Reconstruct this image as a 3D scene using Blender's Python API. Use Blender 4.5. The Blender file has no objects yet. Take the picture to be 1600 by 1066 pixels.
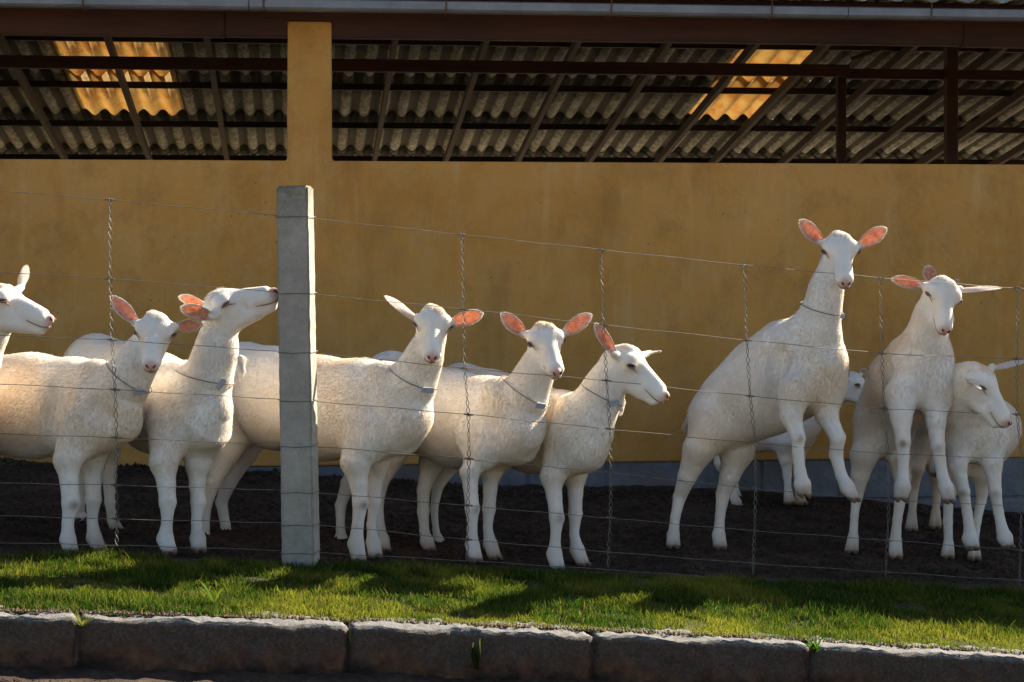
import bpy, math, random
import numpy as np
from mathutils import Vector, Matrix, noise

random.seed(7)
rng = np.random.default_rng(11)
D = bpy.data
SC = bpy.context.scene
COL = SC.collection

# ---------------------------------------------------------------- camera, light
CZ = 1.30                      # camera height above the road
F = 3000.0                     # focal length in photo pixels (photo 1600 wide)
cam_d = D.cameras.new('camera'); cam = D.objects.new('camera', cam_d); COL.objects.link(cam)
cam.location = (0, 0, CZ); cam.rotation_euler = (math.radians(90), 0, 0)
cam_d.sensor_width = 36.0; cam_d.lens = 36.0 * F / 1600.0
cam_d.shift_y = -(533 - 400) / 1600.0
cam_d.clip_start = 0.1; cam_d.clip_end = 2000
SC.camera = cam

SUN_AZ = 47.0                  # degrees to the right of straight ahead
SUN_EL = 31.8
w = D.worlds.new('World'); SC.world = w; w.use_nodes = True
nt = w.node_tree; bg = nt.nodes['Background']
sky = nt.nodes.new('ShaderNodeTexSky'); sky.sky_type = 'NISHITA'; sky.sun_disc = False
sky.sun_elevation = math.radians(SUN_EL); sky.sun_rotation = math.radians(SUN_AZ)
nt.links.new(sky.outputs[0], bg.inputs[0]); bg.inputs[1].default_value = 0.05
sl = D.lights.new('sun', 'SUN'); sl.energy = 5.0; sl.angle = math.radians(0.55); sl.color = (1.0, 0.88, 0.72)
so = D.objects.new('sun', sl); COL.objects.link(so)
az, el = math.radians(SUN_AZ), math.radians(SUN_EL)
to_sun = Vector((math.sin(az) * math.cos(el), math.cos(az) * math.cos(el), math.sin(el)))
so.rotation_euler = to_sun.to_track_quat('Z', 'Y').to_euler(); so.location = (6, 8, 9)
SC.view_settings.view_transform = 'Standard'; SC.view_settings.look = 'None'
SC.view_settings.exposure = 1.98; SC.view_settings.gamma = 1.0
SC.cycles.max_bounces = 8; SC.cycles.diffuse_bounces = 4; SC.cycles.transparent_max_bounces = 8
SC.cycles.sample_clamp_indirect = 6.0

# ---------------------------------------------------------------- helpers
def P(px, py, Y):
    return np.array([(px - 800.0) * Y / F, Y, CZ + (400.0 - py) * Y / F])
def Yf(px):                    # depth of the wire fence seen at photo column px
    return 7.09 / (1 - 0.0001217 * (px - 800.0))
def slope(X):                  # the street falls away to the right
    return CZ - 1.175 - 0.09 * np.clip(X, -9, 9)
def fenceY(X): return 7.09 + 0.365 * X
def kerbY(X): return 6.02 + 0.25 * X - 0.035 * np.clip(X, -3, 3) ** 2

def nrm(v):
    v = np.asarray(v, float); return v / (np.linalg.norm(v) + 1e-12)

class MB:
    """collects polygons, linked as one mesh"""
    def __init__(s): s.v = []; s.f = []; s.m = []; s.n = 0
    def add(s, v, f, mat=0):
        s.v.append(np.asarray(v, float).reshape(-1, 3))
        for q in f: s.f.append([i + s.n for i in q]); s.m.append(mat)
        s.n += len(s.v[-1])
    def box(s, x0, x1, y0, y1, z0, z1, mat=0, bev=0.0):
        b = min(bev, (x1-x0)/2.2, (y1-y0)/2.2, (z1-z0)/2.2)
        if b <= 0:
            v = [(x, y, z) for z in (z0, z1) for y in (y0, y1) for x in (x0, x1)]
            s.add(v, [(0, 2, 3, 1), (4, 5, 7, 6), (0, 1, 5, 4), (2, 6, 7, 3), (0, 4, 6, 2), (1, 3, 7, 5)], mat); return
        bm = bmesh.new(); bmesh.ops.create_cube(bm, size=1)
        for q in bm.verts: q.co = Vector(((x0+x1)/2 + q.co.x*(x1-x0), (y0+y1)/2 + q.co.y*(y1-y0), (z0+z1)/2 + q.co.z*(z1-z0)))
        bmesh.ops.bevel(bm, geom=bm.edges[:], offset=b, segments=1, affect='EDGES')
        bm.verts.index_update()
        s.add([q.co[:] for q in bm.verts], [[q.index for q in f.verts] for f in bm.faces], mat); bm.free()
    def tube(s, pts, r, n=6, mat=0, cap=True):
        pts = np.asarray(pts, float); m = len(pts)
        r = np.broadcast_to(np.asarray(r, float), (m,))
        tan = np.gradient(pts, axis=0); tan /= (np.linalg.norm(tan, axis=1, keepdims=True) + 1e-12)
        ref = np.array([0, 0, 1.0]) if abs(tan[0][2]) < .9 else np.array([1.0, 0, 0])
        u = nrm(np.cross(tan[0], ref)); V = []
        for i in range(m):
            u = nrm(u - tan[i] * np.dot(u, tan[i])); w_ = np.cross(tan[i], u)
            for k in range(n):
                a = 2 * math.pi * k / n; V.append(pts[i] + r[i] * (math.cos(a) * u + math.sin(a) * w_))
        Fc = [(i*n+k, i*n+(k+1) % n, (i+1)*n+(k+1) % n, (i+1)*n+k) for i in range(m-1) for k in range(n)]
        if cap: Fc += [tuple(range(n))[::-1], tuple((m-1)*n + k for k in range(n))]
        s.add(V, Fc, mat)
    def ell(s, c, ax, n=10, mat=0):
        """ellipsoid; ax = 3x3 rows are scaled axes"""
        V = []; ax = np.asarray(ax, float); c = np.asarray(c, float)
        for i in range(n + 1):
            t = math.pi * i / n
            for k in range(n * 2 - 2 if n < 6 else 12):
                p = 2 * math.pi * k / (n * 2 - 2 if n < 6 else 12)
                V.append(c + math.sin(t)*math.cos(p)*ax[0] + math.sin(t)*math.sin(p)*ax[1] + math.cos(t)*ax[2])
        q = n * 2 - 2 if n < 6 else 12
        s.add(V, [(i*q+k, i*q+(k+1) % q, (i+1)*q+(k+1) % q, (i+1)*q+k) for i in range(n) for k in range(q)], mat)
    def build(s, name, mats, parent=None, smooth=False):
        me = D.meshes.new(name)
        me.from_pydata(np.concatenate(s.v).tolist(), [], s.f)
        if not isinstance(mats, (list, tuple)): mats = [mats]
        for m in mats: me.materials.append(m)
        if len(mats) > 1: me.polygons.foreach_set('material_index', np.array(s.m, dtype=np.int32))
        if smooth: me.polygons.foreach_set('use_smooth', np.ones(len(me.polygons), bool))
        me.update()
        o = D.objects.new(name, me); COL.objects.link(o)
        if parent: o.parent = parent
        return o
import bmesh

def raw_mesh(name, verts, faces_n, loops, mats, parent=None, smooth=True, matidx=None, cols=None):
    """fast mesh from arrays: faces_n = corners per face, loops = flat indices"""
    me = D.meshes.new(name)
    me.vertices.add(len(verts)); me.vertices.foreach_set('co', np.asarray(verts, np.float32).ravel())
    me.loops.add(len(loops)); me.loops.foreach_set('vertex_index', np.asarray(loops, np.int32))
    st = np.concatenate([[0], np.cumsum(faces_n)[:-1]]).astype(np.int32)
    me.polygons.add(len(faces_n)); me.polygons.foreach_set('loop_start', st)
    me.polygons.foreach_set('loop_total', np.asarray(faces_n, np.int32))
    for m in mats: me.materials.append(m)
    if matidx is not None: me.polygons.foreach_set('material_index', np.asarray(matidx, np.int32))
    me.polygons.foreach_set('use_smooth', np.full(len(faces_n), smooth, bool))
    me.update(calc_edges=True); me.validate()
    if cols is not None:
        a = me.color_attributes.new('tint', 'FLOAT_COLOR', 'POINT')
        c4 = np.ones((len(verts), 4), np.float32); c4[:, :3] = cols; a.data.foreach_set('color', c4.ravel())
    o = D.objects.new(name, me); COL.objects.link(o)
    if parent: o.parent = parent
    return o

def tag(o, label=None, cat=None, group=None, kind=None):
    if label: o['label'] = label
    if cat: o['category'] = cat
    if group: o['group'] = group
    if kind: o['kind'] = kind
    return o
def empty(name, loc=(0, 0, 0), rz=0.0):
    o = D.objects.new(name, None); COL.objects.link(o); o.location = loc; o.rotation_euler = (0, 0, rz)
    o.empty_display_size = 0.1; return o

# ---------------------------------------------------------------- materials
class NT:
    def __init__(s, name):
        s.m = D.materials.new(name); s.m.use_nodes = True; s.t = s.m.node_tree
        s.b = s.t.nodes['Principled BSDF']; s.out = s.t.nodes['Material Output']
        s.tc = s.t.nodes.new('ShaderNodeTexCoord').outputs['Object']
    def n(s, typ, **k):
        q = s.t.nodes.new(typ)
        for a, v in k.items():
            if hasattr(q, a): setattr(q, a, v)
        return q
    def l(s, a, b): s.t.links.new(a, b)
    def noise(s, scale, detail=4, rough=.6, vec=None, stretch=None):
        q = s.n('ShaderNodeTexNoise'); q.inputs['Scale'].default_value = scale
        q.inputs['Detail'].default_value = detail; q.inputs['Roughness'].default_value = rough
        v = vec or s.tc
        if stretch:
            mp = s.n('ShaderNodeMapping'); mp.inputs['Scale'].default_value = stretch; s.l(v, mp.inputs[0]); v = mp.outputs[0]
        s.l(v, q.inputs['Vector']); return q.outputs['Fac']
    def ramp(s, fac, stops, interp='LINEAR'):
        r = s.n('ShaderNodeValToRGB'); cr = r.color_ramp; cr.interpolation = interp
        while len(cr.elements) < len(stops): cr.elements.new(.5)
        for e, (p, c) in zip(cr.elements, stops):
            e.position = p; e.color = (*c, 1) if len(c) == 3 else c
        s.l(fac, r.inputs[0]); return r.outputs[0]
    def mix(s, fac, a, b, mode='MIX'):
        q = s.n('ShaderNodeMix'); q.data_type = 'RGBA'; q.blend_type = mode
        if isinstance(fac, (int, float)): q.inputs[0].default_value = fac
        else: s.l(fac, q.inputs[0])
        for i, c in ((6, a), (7, b)):
            if isinstance(c, tuple): q.inputs[i].default_value = (*c, 1)
            else: s.l(c, q.inputs[i])
        return q.outputs[2]
    def bump(s, h, strength=.4, dist=.01):
        q = s.n('ShaderNodeBump'); q.inputs['Strength'].default_value = strength; q.inputs['Distance'].default_value = dist
        s.l(h, q.inputs['Height']); s.l(q.outputs[0], s.b.inputs['Normal'])
    def fin(s, col, rough=.85, metal=0, spec=.3):
        if isinstance(col, tuple): s.b.inputs['Base Color'].default_value = (*col, 1)
        else: s.l(col, s.b.inputs['Base Color'])
        s.b.inputs['Roughness'].default_value = rough; s.b.inputs['Metallic'].default_value = metal
        s.b.inputs['Specular IOR Level'].default_value = spec
        return s.m
B1, W1 = (0, 0, 0), (1, 1, 1)

def m_plaster():
    t = NT('ochre_plaster')
    big = t.noise(1.3, 5, .6); mid = t.noise(6, 6, .7); fine = t.noise(90, 3, .6)
    streak = t.noise(3.0, 5, .65, stretch=(3.2, 1, .35))
    c = t.ramp(big, [(.3, (.38, .175, .034)), (.5, (.49, .245, .055)), (.72, (.55, .29, .08))])
    c = t.mix(t.ramp(mid, [(.45, B1), (.75, W1)]), c, (.46, .27, .09))
    c = t.mix(t.ramp(streak, [(.56, B1), (.76, (.55, .55, .55))]), c, (.55, .36, .15))
    c = t.mix(t.ramp(t.noise(17, 8, .75), [(.5, B1), (.72, (.4, .4, .4))]), c, (.56, .36, .15))
    c = t.mix(t.ramp(t.noise(4.2, 7, .75), [(.5, B1), (.66, (.6, .6, .6))]), c, (.33, .165, .04))
    c = t.mix(t.ramp(t.noise(2.1, 4, .7, stretch=(1.6, 1, .5)), [(.54, B1), (.8, (.75, .75, .75))]), c, (.28, .14, .035))
    dots = t.n('ShaderNodeTexVoronoi'); dots.inputs['Scale'].default_value = 15; t.l(t.tc, dots.inputs['Vector'])
    dm = t.n('ShaderNodeMath', operation='MULTIPLY'); t.l(t.ramp(dots.outputs['Distance'], [(.035, W1), (.085, B1)]), dm.inputs[0])
    t.l(t.ramp(t.noise(2.2, 3), [(.48, B1), (.6, W1)]), dm.inputs[1])
    c = t.mix(dm.outputs[0], c, (.10, .05, .018))
    t.bump(t.mix(.5, mid, fine), .35, .008)
    return t.fin(c, .9)
def m_block():
    t = NT('grey_block'); c = t.ramp(t.noise(12, 6, .7), [(.3, (.09, .10, .115)), (.6, (.16, .17, .19)), (.8, (.24, .25, .26))])
    c = t.mix(t.ramp(t.noise(3, 4), [(.5, B1), (.7, W1)]), c, (.13, .11, .09))
    t.bump(t.noise(60, 4), .5, .006); return t.fin(c, .95)
def m_concrete(name='concrete', a=(.23, .215, .18), b=(.36, .335, .285), moss=True):
    t = NT(name); c = t.ramp(t.noise(9, 8, .72), [(.3, a), (.62, b), (.85, tuple(x*1.2 for x in b))])
    c = t.mix(t.ramp(t.noise(120, 2), [(.62, B1), (.72, (.6, .6, .6))]), c, (.12, .11, .1))
    c = t.mix(t.ramp(t.noise(5, 5, .7, stretch=(2, 2, .25)), [(.5, B1), (.8, (.6, .6, .6))]), c, (.17, .16, .14))
    if moss:
        sx = t.n('ShaderNodeSeparateXYZ'); t.l(t.tc, sx.inputs[0])
        ad = t.n('ShaderNodeMath', operation='MULTIPLY_ADD'); t.l(t.noise(22, 5, .8), ad.inputs[0]); ad.inputs[1].default_value = .34; t.l(sx.outputs[2], ad.inputs[2])
        mr = t.n('ShaderNodeMapRange'); mr.inputs[1].default_value = 1.63; mr.inputs[2].default_value = 1.74; t.l(ad.outputs[0], mr.inputs[0])
        mm_ = t.n('ShaderNodeMath', operation='MULTIPLY'); t.l(mr.outputs[0], mm_.inputs[0]); mm_.inputs[1].default_value = .7; c = t.mix(mm_.outputs[0], c, (.08, .085, .035))
    vo = t.n('ShaderNodeTexVoronoi'); vo.inputs['Scale'].default_value = 46; t.l(t.tc, vo.inputs['Vector'])
    c = t.mix(t.ramp(vo.outputs['Distance'], [(.06, (.8, .8, .8)), (.12, B1)]), c, (.07, .065, .06))
    t.bump(t.mix(.5, t.noise(40, 6, .7), t.noise(160, 3)), .6, .006); return t.fin(c, .93)
def m_granite():
    t = NT('kerb_granite')
    sp = t.n('ShaderNodeTexVoronoi'); sp.inputs['Scale'].default_value = 150; t.l(t.tc, sp.inputs['Vector'])
    g = t.ramp(t.noise(90, 6, .75), [(.3, (.022, .014, .010)), (.5, (.058, .041, .030)), (.7, (.13, .10, .075))])
    g = t.mix(.35, g, t.ramp(sp.outputs['Distance'], [(.1, (.015, .011, .009)), (.6, (.09, .068, .05))]))
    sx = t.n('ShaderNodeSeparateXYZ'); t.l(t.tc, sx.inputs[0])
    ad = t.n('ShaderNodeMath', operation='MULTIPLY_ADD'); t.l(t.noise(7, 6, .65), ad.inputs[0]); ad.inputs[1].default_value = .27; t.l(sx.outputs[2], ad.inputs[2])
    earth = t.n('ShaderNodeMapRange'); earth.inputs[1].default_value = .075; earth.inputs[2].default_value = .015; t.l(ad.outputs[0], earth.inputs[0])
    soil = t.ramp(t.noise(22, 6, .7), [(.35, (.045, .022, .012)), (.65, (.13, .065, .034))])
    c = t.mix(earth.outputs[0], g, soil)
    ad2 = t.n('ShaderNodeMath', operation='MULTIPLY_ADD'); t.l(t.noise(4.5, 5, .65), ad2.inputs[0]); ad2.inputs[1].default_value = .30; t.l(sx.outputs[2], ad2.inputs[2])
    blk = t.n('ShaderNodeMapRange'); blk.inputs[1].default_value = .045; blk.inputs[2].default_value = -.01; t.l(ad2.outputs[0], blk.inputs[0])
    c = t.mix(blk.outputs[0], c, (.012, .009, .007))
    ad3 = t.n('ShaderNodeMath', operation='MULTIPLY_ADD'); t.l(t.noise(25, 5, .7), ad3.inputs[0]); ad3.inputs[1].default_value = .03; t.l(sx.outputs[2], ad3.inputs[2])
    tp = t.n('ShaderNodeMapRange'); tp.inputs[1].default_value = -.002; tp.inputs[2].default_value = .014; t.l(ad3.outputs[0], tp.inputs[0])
    c = t.mix(tp.outputs[0], c, t.ramp(t.noise(90, 6, .75), [(.3, (.06, .06, .058)), (.55, (.14, .14, .135)), (.75, (.25, .25, .24))]))  # top painted paler than the face: sun and shade put into the colour
    t.bump(t.mix(.4, t.noise(60, 6, .7), t.noise(220, 3)), .8, .006); return t.fin(c, .9)
def m_simple(name, a, b, scale=20, rough=.8, metal=0, bump=.3, bs=60, spec=.3, stretch=None):
    t = NT(name); c = t.ramp(t.noise(scale, 6, .7, stretch=stretch), [(.3, a), (.7, b)])
    if bump: t.bump(t.noise(bs, 5, .7, stretch=stretch), bump, .006)
    return t.fin(c, rough, metal, spec)
def m_sheet():
    t = NT('fibre_cement'); c = t.ramp(t.noise(2.2, 6, .7), [(.3, (.22, .22, .18)), (.5, (.37, .37, .31)), (.7, (.54, .53, .48))])
    c = t.mix(t.ramp(t.noise(26, 6, .75, stretch=(1, .35, 1)), [(.42, B1), (.66, (.85, .85, .85))]), c, (.055, .05, .038))
    sx = t.n('ShaderNodeSeparateXYZ'); t.l(t.tc, sx.inputs[0]); m1 = t.n('ShaderNodeMath', operation='MULTIPLY'); t.l(sx.outputs[0], m1.inputs[0]); m1.inputs[1].default_value = 2 * math.pi / .177
    m2 = t.n('ShaderNodeMath', operation='COSINE'); t.l(m1.outputs[0], m2.inputs[0]); m3 = t.n('ShaderNodeMath', operation='MULTIPLY_ADD'); t.l(t.noise(9, 6, .8), m3.inputs[0]); m3.inputs[1].default_value = 1.6; t.l(m2.outputs[0], m3.inputs[2])
    c = t.mix(t.ramp(m3.outputs[0], [(.55, B1), (1.0, (.9, .9, .9))]), c, (.045, .042, .032))   # lichen and dirt settled in the valleys
    t.bump(t.noise(70, 4), .4, .006); return t.fin(c, .95)
def m_translucent():
    t = NT('translucent_fibreglass')
    c = t.ramp(t.noise(3.0, 5, .7), [(.32, (.80, .50, .20)), (.55, (.90, .74, .40)), (.8, (.9, .80, .56))])
    c = t.mix(t.ramp(t.noise(60, 5, .8), [(.5, B1), (.75, (.6, .6, .6))]), c, (.55, .30, .12))
    c = t.mix(t.ramp(t.noise(9, 5, .8, stretch=(1, .25, 1)), [(.55, B1), (.75, (.7, .7, .7))]), c, (.22, .09, .03))
    tr = t.n('ShaderNodeBsdfTranslucent'); df = t.n('ShaderNodeBsdfDiffuse'); mx = t.n('ShaderNodeMixShader'); mx.inputs[0].default_value = .27
    t.l(c, tr.inputs[0]); t.l(c, df.inputs[0]); t.l(df.outputs[0], mx.inputs[1]); t.l(tr.outputs[0], mx.inputs[2]); t.l(mx.outputs[0], t.out.inputs[0])
    return t.m
def m_soil():
    t = NT('dung_soil'); c = t.ramp(t.noise(30, 8, .75), [(.3, (.030, .019, .013)), (.55, (.095, .062, .042)), (.8, (.21, .145, .10))])
    c = t.mix(t.ramp(t.noise(5, 6, .7), [(.4, B1), (.65, (.7, .7, .7))]), c, (.018, .012, .009))
    t.bump(t.noise(70, 7, .8), 1.0, .02); return t.fin(c, .95, 0, .2)
def m_fur():
    t = NT('white_goat_coat'); at = t.n('ShaderNodeVertexColor'); at.layer_name = 'tint'
    mod = t.ramp(t.noise(8, 5, .7), [(.3, (.88, .84, .78)), (.7, W1)])
    c = t.mix(1.0, at.outputs[0], mod, 'MULTIPLY')
    t.bump(t.noise(150, 4, .7, stretch=(1, 1, .5)), .5, .003); return t.fin(c, .9, 0, .15)
def m_hair():
    t = NT('goat_hair'); at = t.n('ShaderNodeVertexColor'); at.layer_name = 'tint'
    df = t.n('ShaderNodeBsdfDiffuse'); tr = t.n('ShaderNodeBsdfTranslucent'); mx = t.n('ShaderNodeMixShader'); mx.inputs[0].default_value = .5
    t.l(at.outputs[0], df.inputs[0]); t.l(at.outputs[0], tr.inputs[0]); t.l(df.outputs[0], mx.inputs[1]); t.l(tr.outputs[0], mx.inputs[2]); t.l(mx.outputs[0], t.out.inputs[0])
    return t.m
def m_ear(name, ca, cb, mixf):
    t = NT(name); c = t.ramp(t.noise(60, 5, .7), [(.35, ca), (.7, cb)])
    df = t.n('ShaderNodeBsdfDiffuse'); tr = t.n('ShaderNodeBsdfTranslucent'); mx = t.n('ShaderNodeMixShader'); mx.inputs[0].default_value = mixf
    t.l(t.ramp(t.noise(38, 6, .8), [(.36, (.60, .20, .09)), (.60, (1.0, .56, .32))]), tr.inputs[0])
    t.l(c, df.inputs[0]); t.l(df.outputs[0], mx.inputs[1]); t.l(tr.outputs[0], mx.inputs[2]); t.l(mx.outputs[0], t.out.inputs[0])
    return t.m
def m_grass(name='grass_blade'):
    t = NT(name); at = t.n('ShaderNodeVertexColor'); at.layer_name = 'tint'
    df = t.n('ShaderNodeBsdfDiffuse'); tr = t.n('ShaderNodeBsdfTranslucent'); mx = t.n('ShaderNodeMixShader'); mx.inputs[0].default_value = .45
    t.l(at.outputs[0], df.inputs[0]); t.l(t.mix(1.0, at.outputs[0], (1.0, 1.15, .6), 'MULTIPLY'), tr.inputs[0])
    t.l(df.outputs[0], mx.inputs[1]); t.l(tr.outputs[0], mx.inputs[2]); t.l(mx.outputs[0], t.out.inputs[0]); return t.m

M = dict(
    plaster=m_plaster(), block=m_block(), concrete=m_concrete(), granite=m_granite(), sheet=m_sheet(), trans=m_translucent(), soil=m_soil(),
    fur=m_fur(), hair=m_hair(), earin=m_ear('pink_inner_ear', (.42, .17, .11), (.82, .56, .44), .42), earout=m_ear('white_outer_ear', (.74, .64, .56), (.80, .72, .64), .35),
    grass=m_grass(),
    nose=m_simple('pink_nose_skin', (.42, .20, .17), (.58, .32, .28), 40, .55, 0, .2, 120, .4),
    dark=m_simple('dark_nostril', (.06, .025, .02), (.12, .055, .045), 40, .7, 0, 0),
    eye=m_simple('dark_eye', (.012, .008, .005), (.03, .02, .012), 60, .45, 0, 0, 60, .5),
    lid=m_simple('eyelid_skin', (.20, .115, .09), (.32, .20, .16), 60, .8, 0, 0),
    horn=m_simple('horn_bud', (.5, .44, .36), (.66, .6, .5), 60, .6, 0, .2),
    wire=m_simple('galvanised_wire', (.09, .082, .07), (.24, .225, .195), 25, .5, .55, 0),
    cord=m_simple('collar_cord', (.10, .08, .06), (.2, .16, .12), 90, .8),
    tagm=m_simple('grey_plastic_tag', (.26, .28, .32), (.40, .43, .48), 60, .4, 0, .1),
    wood=m_simple('dark_red_timber', (.022, .009, .006), (.075, .028, .016), 9, .75, 0, .5, 50, .3, (.12, 1, 1)),
    wood2=m_simple('brown_batten', (.018, .010, .006), (.042, .023, .014), 12, .8, 0, .4, 50, .3),
    gutter=m_simple('painted_gutter', (.13, .15, .18), (.22, .245, .285), 6, .5, 0, .1),
    iron=m_simple('rusty_strap', (.07, .035, .02), (.14, .08, .05), 40, .7, .3),
    road=m_simple('old_road_surface', (.07, .05, .034), (.16, .115, .075), 14, .9, 0, .9, 80),
    turf=m_simple('lawn_soil', (.02, .022, .008), (.05, .045, .018), 30, .95, 0, .8, 90),
    land=m_simple('open_land', (.16, .12, .07), (.26, .20, .12), 3, .95, 0, .3, 20),
    floor=m_simple('shed_floor', (.26, .21, .15), (.38, .31, .23), 4, .9, 0, .2, 20),
    leaf=m_grass('weed_leaf'),
)

# ---------------------------------------------------------------- ground
_PT = np.random.default_rng(5).uniform(-1, 1, (32, 32, 32))
def vnoise(X):
    X = np.asarray(X, float); i = np.floor(X).astype(int); f = X - i; f = f * f * (3 - 2 * f); r = 0
    for dx in (0, 1):
        for dy in (0, 1):
            for dz in (0, 1):
                w_ = (f[..., 0] if dx else 1 - f[..., 0]) * (f[..., 1] if dy else 1 - f[..., 1]) * (f[..., 2] if dz else 1 - f[..., 2])
                r = r + w_ * _PT[(i[..., 0] + dx) % 32, (i[..., 1] + dy) % 32, (i[..., 2] + dz) % 32]
    return r
def nz(x, y, s, seed=0.0): return noise.noise(Vector((x * s, y * s, seed)))
def grid(name, xs, ys, fz, mat, ymap=None):
    V = []; nx, ny = len(xs), len(ys)
    for j, y in enumerate(ys):
        for i, x in enumerate(xs):
            yy = ymap(x, y) if ymap else y
            V.append((x, yy, fz(x, yy)))
    V = np.array(V); idx = np.arange(nx * ny).reshape(ny, nx)
    q = np.stack([idx[:-1, :-1], idx[:-1, 1:], idx[1:, 1:], idx[1:, :-1]], -1).reshape(-1, 4)
    o = raw_mesh(name, V, np.full(len(q), 4), q.ravel(), [mat]); tag(o, kind='structure'); return o

def yard_z(x, y):
    d = y - fenceY(x); z = float(slope(x))
    z += np.interp(d, [-.2, .1, .5, 1.4, 2.2, 3], [-.01, -.005, -.035, -.015, .04, .05])
    z += float(np.interp(x, [-2.7, -1.3, -.3, .8], [-.10, -.05, -.02, 0]) * np.clip((d - .5) / 1.5, 0, 1))
    z += float(np.interp(x, [-.2, .66, 1.4, 2.6, 4], [0, .058, .085, .10, .11]) * np.clip(d / .45, 0, 1))
    z += .012 * nz(x, y, 5, 3) + .010 * nz(x, y, 17, 5) + .008 * nz(x, y, 45, 9)
    wy = 9.45 + .11 * x
    z += .075 * max(0, 1 - abs(y - wy + .12) / .38) * np.interp(x, [-3, -.8, .2, 4], [.45, .3, .0, .0]) * (1 + .6 * nz(x, y, 6, 2))
    return z
grid('yard_ground', np.arange(-3.2, 4.4, .03), np.linspace(-.14, 1, 120), yard_z, M['soil'],
     ymap=lambda x, t: fenceY(x) + t * (9.62 + .11 * x - fenceY(x)))
def lawn_z(x, y):
    return float(slope(x)) - .012 + .008 * nz(x, y, 4, 1) + .02 * float(np.clip((y - kerbY(x) - .5) / .4, 0, 1))
grid('lawn', np.arange(-3.6, 4.6, .06), np.linspace(0, 1, 22), lawn_z, M['turf'],
     ymap=lambda x, t: kerbY(x) + .09 + t * (fenceY(x) + .06 - kerbY(x) - .09))
ROADD = .17
grid('road', np.array([-400, -60, -9, *np.arange(-4, 4.1, .2), 9, 60, 400]), np.array([-300, -20, -2, 2, *np.arange(3, 7.6, .1)]),
     lambda x, y: float(slope(x)) - ROADD + (.012 * nz(x, y, 3) if abs(x) < 5 else 0), M['road'])
grid('roadside_dirt_shade', np.arange(-3.6, 4.6, .05), np.linspace(0, 1, 12), lambda x, y: float(slope(x)) - ROADD + .006 + .012 * nz(x, y, 3) + .010 * nz(x, y, 13) + .006 * nz(x, y, 40) + .02 * max(0, 1 - (kerbY(x) + .03 - y) / .12), M['soil'],
     ymap=lambda x, t: kerbY(x) - .95 + .05 * nz(x, 0, 4) + t * .99)  # dark soil strip, widened so its colour also stands in for kerb shade
# the wide land beyond, under everything else
def land_z(x, y): return float(slope(x)) - .26
grid('ground', np.array([-800, -60, -9, -5, 5, 9, 60, 800]), np.array([-400, 5, 7, 9, 60, 900]), land_z, M['land'])

# ---------------------------------------------------------------- kerb
kerb_px = [-290, 126, 548, 930, 1268, 1640]
def kx(px):      # world X on kerb line for a photo column
    X = 0.0
    for _ in range(20):
        X = (px - 800) * kerbY(X) / F
    return X
kstone = ['rough granite kerb stone at the left edge with rusty soil stain', 'long granite kerb stone below the leftmost standing goats',
          'granite kerb stone with dark grey face, middle of the kerb, small leaf in front', 'granite kerb stone with bright sunlit top right of the middle',
          'granite kerb stone at the right end past the weed filled joint']
for i in range(5):
    x0, x1 = kx(kerb_px[i]) + .002, kx(kerb_px[i+1]) - .005
    rt = math.atan2(kerbY(x1) - kerbY(x0), x1 - x0); Ln = (x1 - x0) / math.cos(rt)
    nx, nyy, nzz = max(8, int(Ln / .016)), 9, 13
    bm = bmesh.new(); bmesh.ops.create_cube(bm, size=1)
    H = .30; Wd = .17
    for v in bm.verts: v.co = Vector((v.co.x * Ln, (v.co.y + .5) * Wd, (v.co.z - .5) * H))
    bmesh.ops.bevel(bm, geom=bm.edges[:], offset=.006, segments=2, affect='EDGES')
    long_e = [e for e in bm.edges if abs(e.verts[0].co.x - e.verts[1].co.x) > Ln * .5]
    bmesh.ops.subdivide_edges(bm, edges=long_e, cuts=nx, use_grid_fill=True)
    e2 = [e for e in bm.edges if abs(e.verts[0].co.z - e.verts[1].co.z) > H * .5]
    bmesh.ops.subdivide_edges(bm, edges=e2, cuts=16, use_grid_fill=True)
    e3 = [e for e in bm.edges if abs(e.verts[0].co.y - e.verts[1].co.y) > Wd * .5]
    bmesh.ops.subdivide_edges(bm, edges=e3, cuts=9, use_grid_fill=True)
    sd = i * 17.3
    for v in bm.verts:
        q = v.co
        top = max(0, min(1, (q.z + .05) / .05)); n1 = noise.noise(Vector((q.x * 6 + sd, q.y * 6, q.z * 6))); n2 = noise.noise(Vector((q.x * 28 + sd, q.y * 28, q.z * 28))); n3 = noise.noise(Vector((q.x * 70, q.y * 70 + sd, q.z * 70)))
        fr = max(0, 1 - q.y / .05)
        q.y += fr * (.020 * n1 + .011 * n2 + .004 * n3)
        q.z += top * (.010 * n1 + .009 * n2 + .004 * n3)
        ed = max(0, 1 - (Ln / 2 - abs(q.x)) / .05); q.z -= top * ed * (.001 + .012 * n2); q.y += fr * ed * (.001 + .006 * n2)
    bm.normal_update()
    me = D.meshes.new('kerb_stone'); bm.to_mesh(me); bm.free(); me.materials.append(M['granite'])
    me.polygons.foreach_set('use_smooth', np.ones(len(me.polygons), bool))
    o = D.objects.new('kerb_stone', me); COL.objects.link(o)
    xm = (x0 + x1) / 2
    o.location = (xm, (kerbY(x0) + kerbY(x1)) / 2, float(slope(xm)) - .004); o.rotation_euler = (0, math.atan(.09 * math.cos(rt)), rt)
    tag(o, kstone[i], 'kerb stone', 'granite kerb stones along the lawn')
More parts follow.
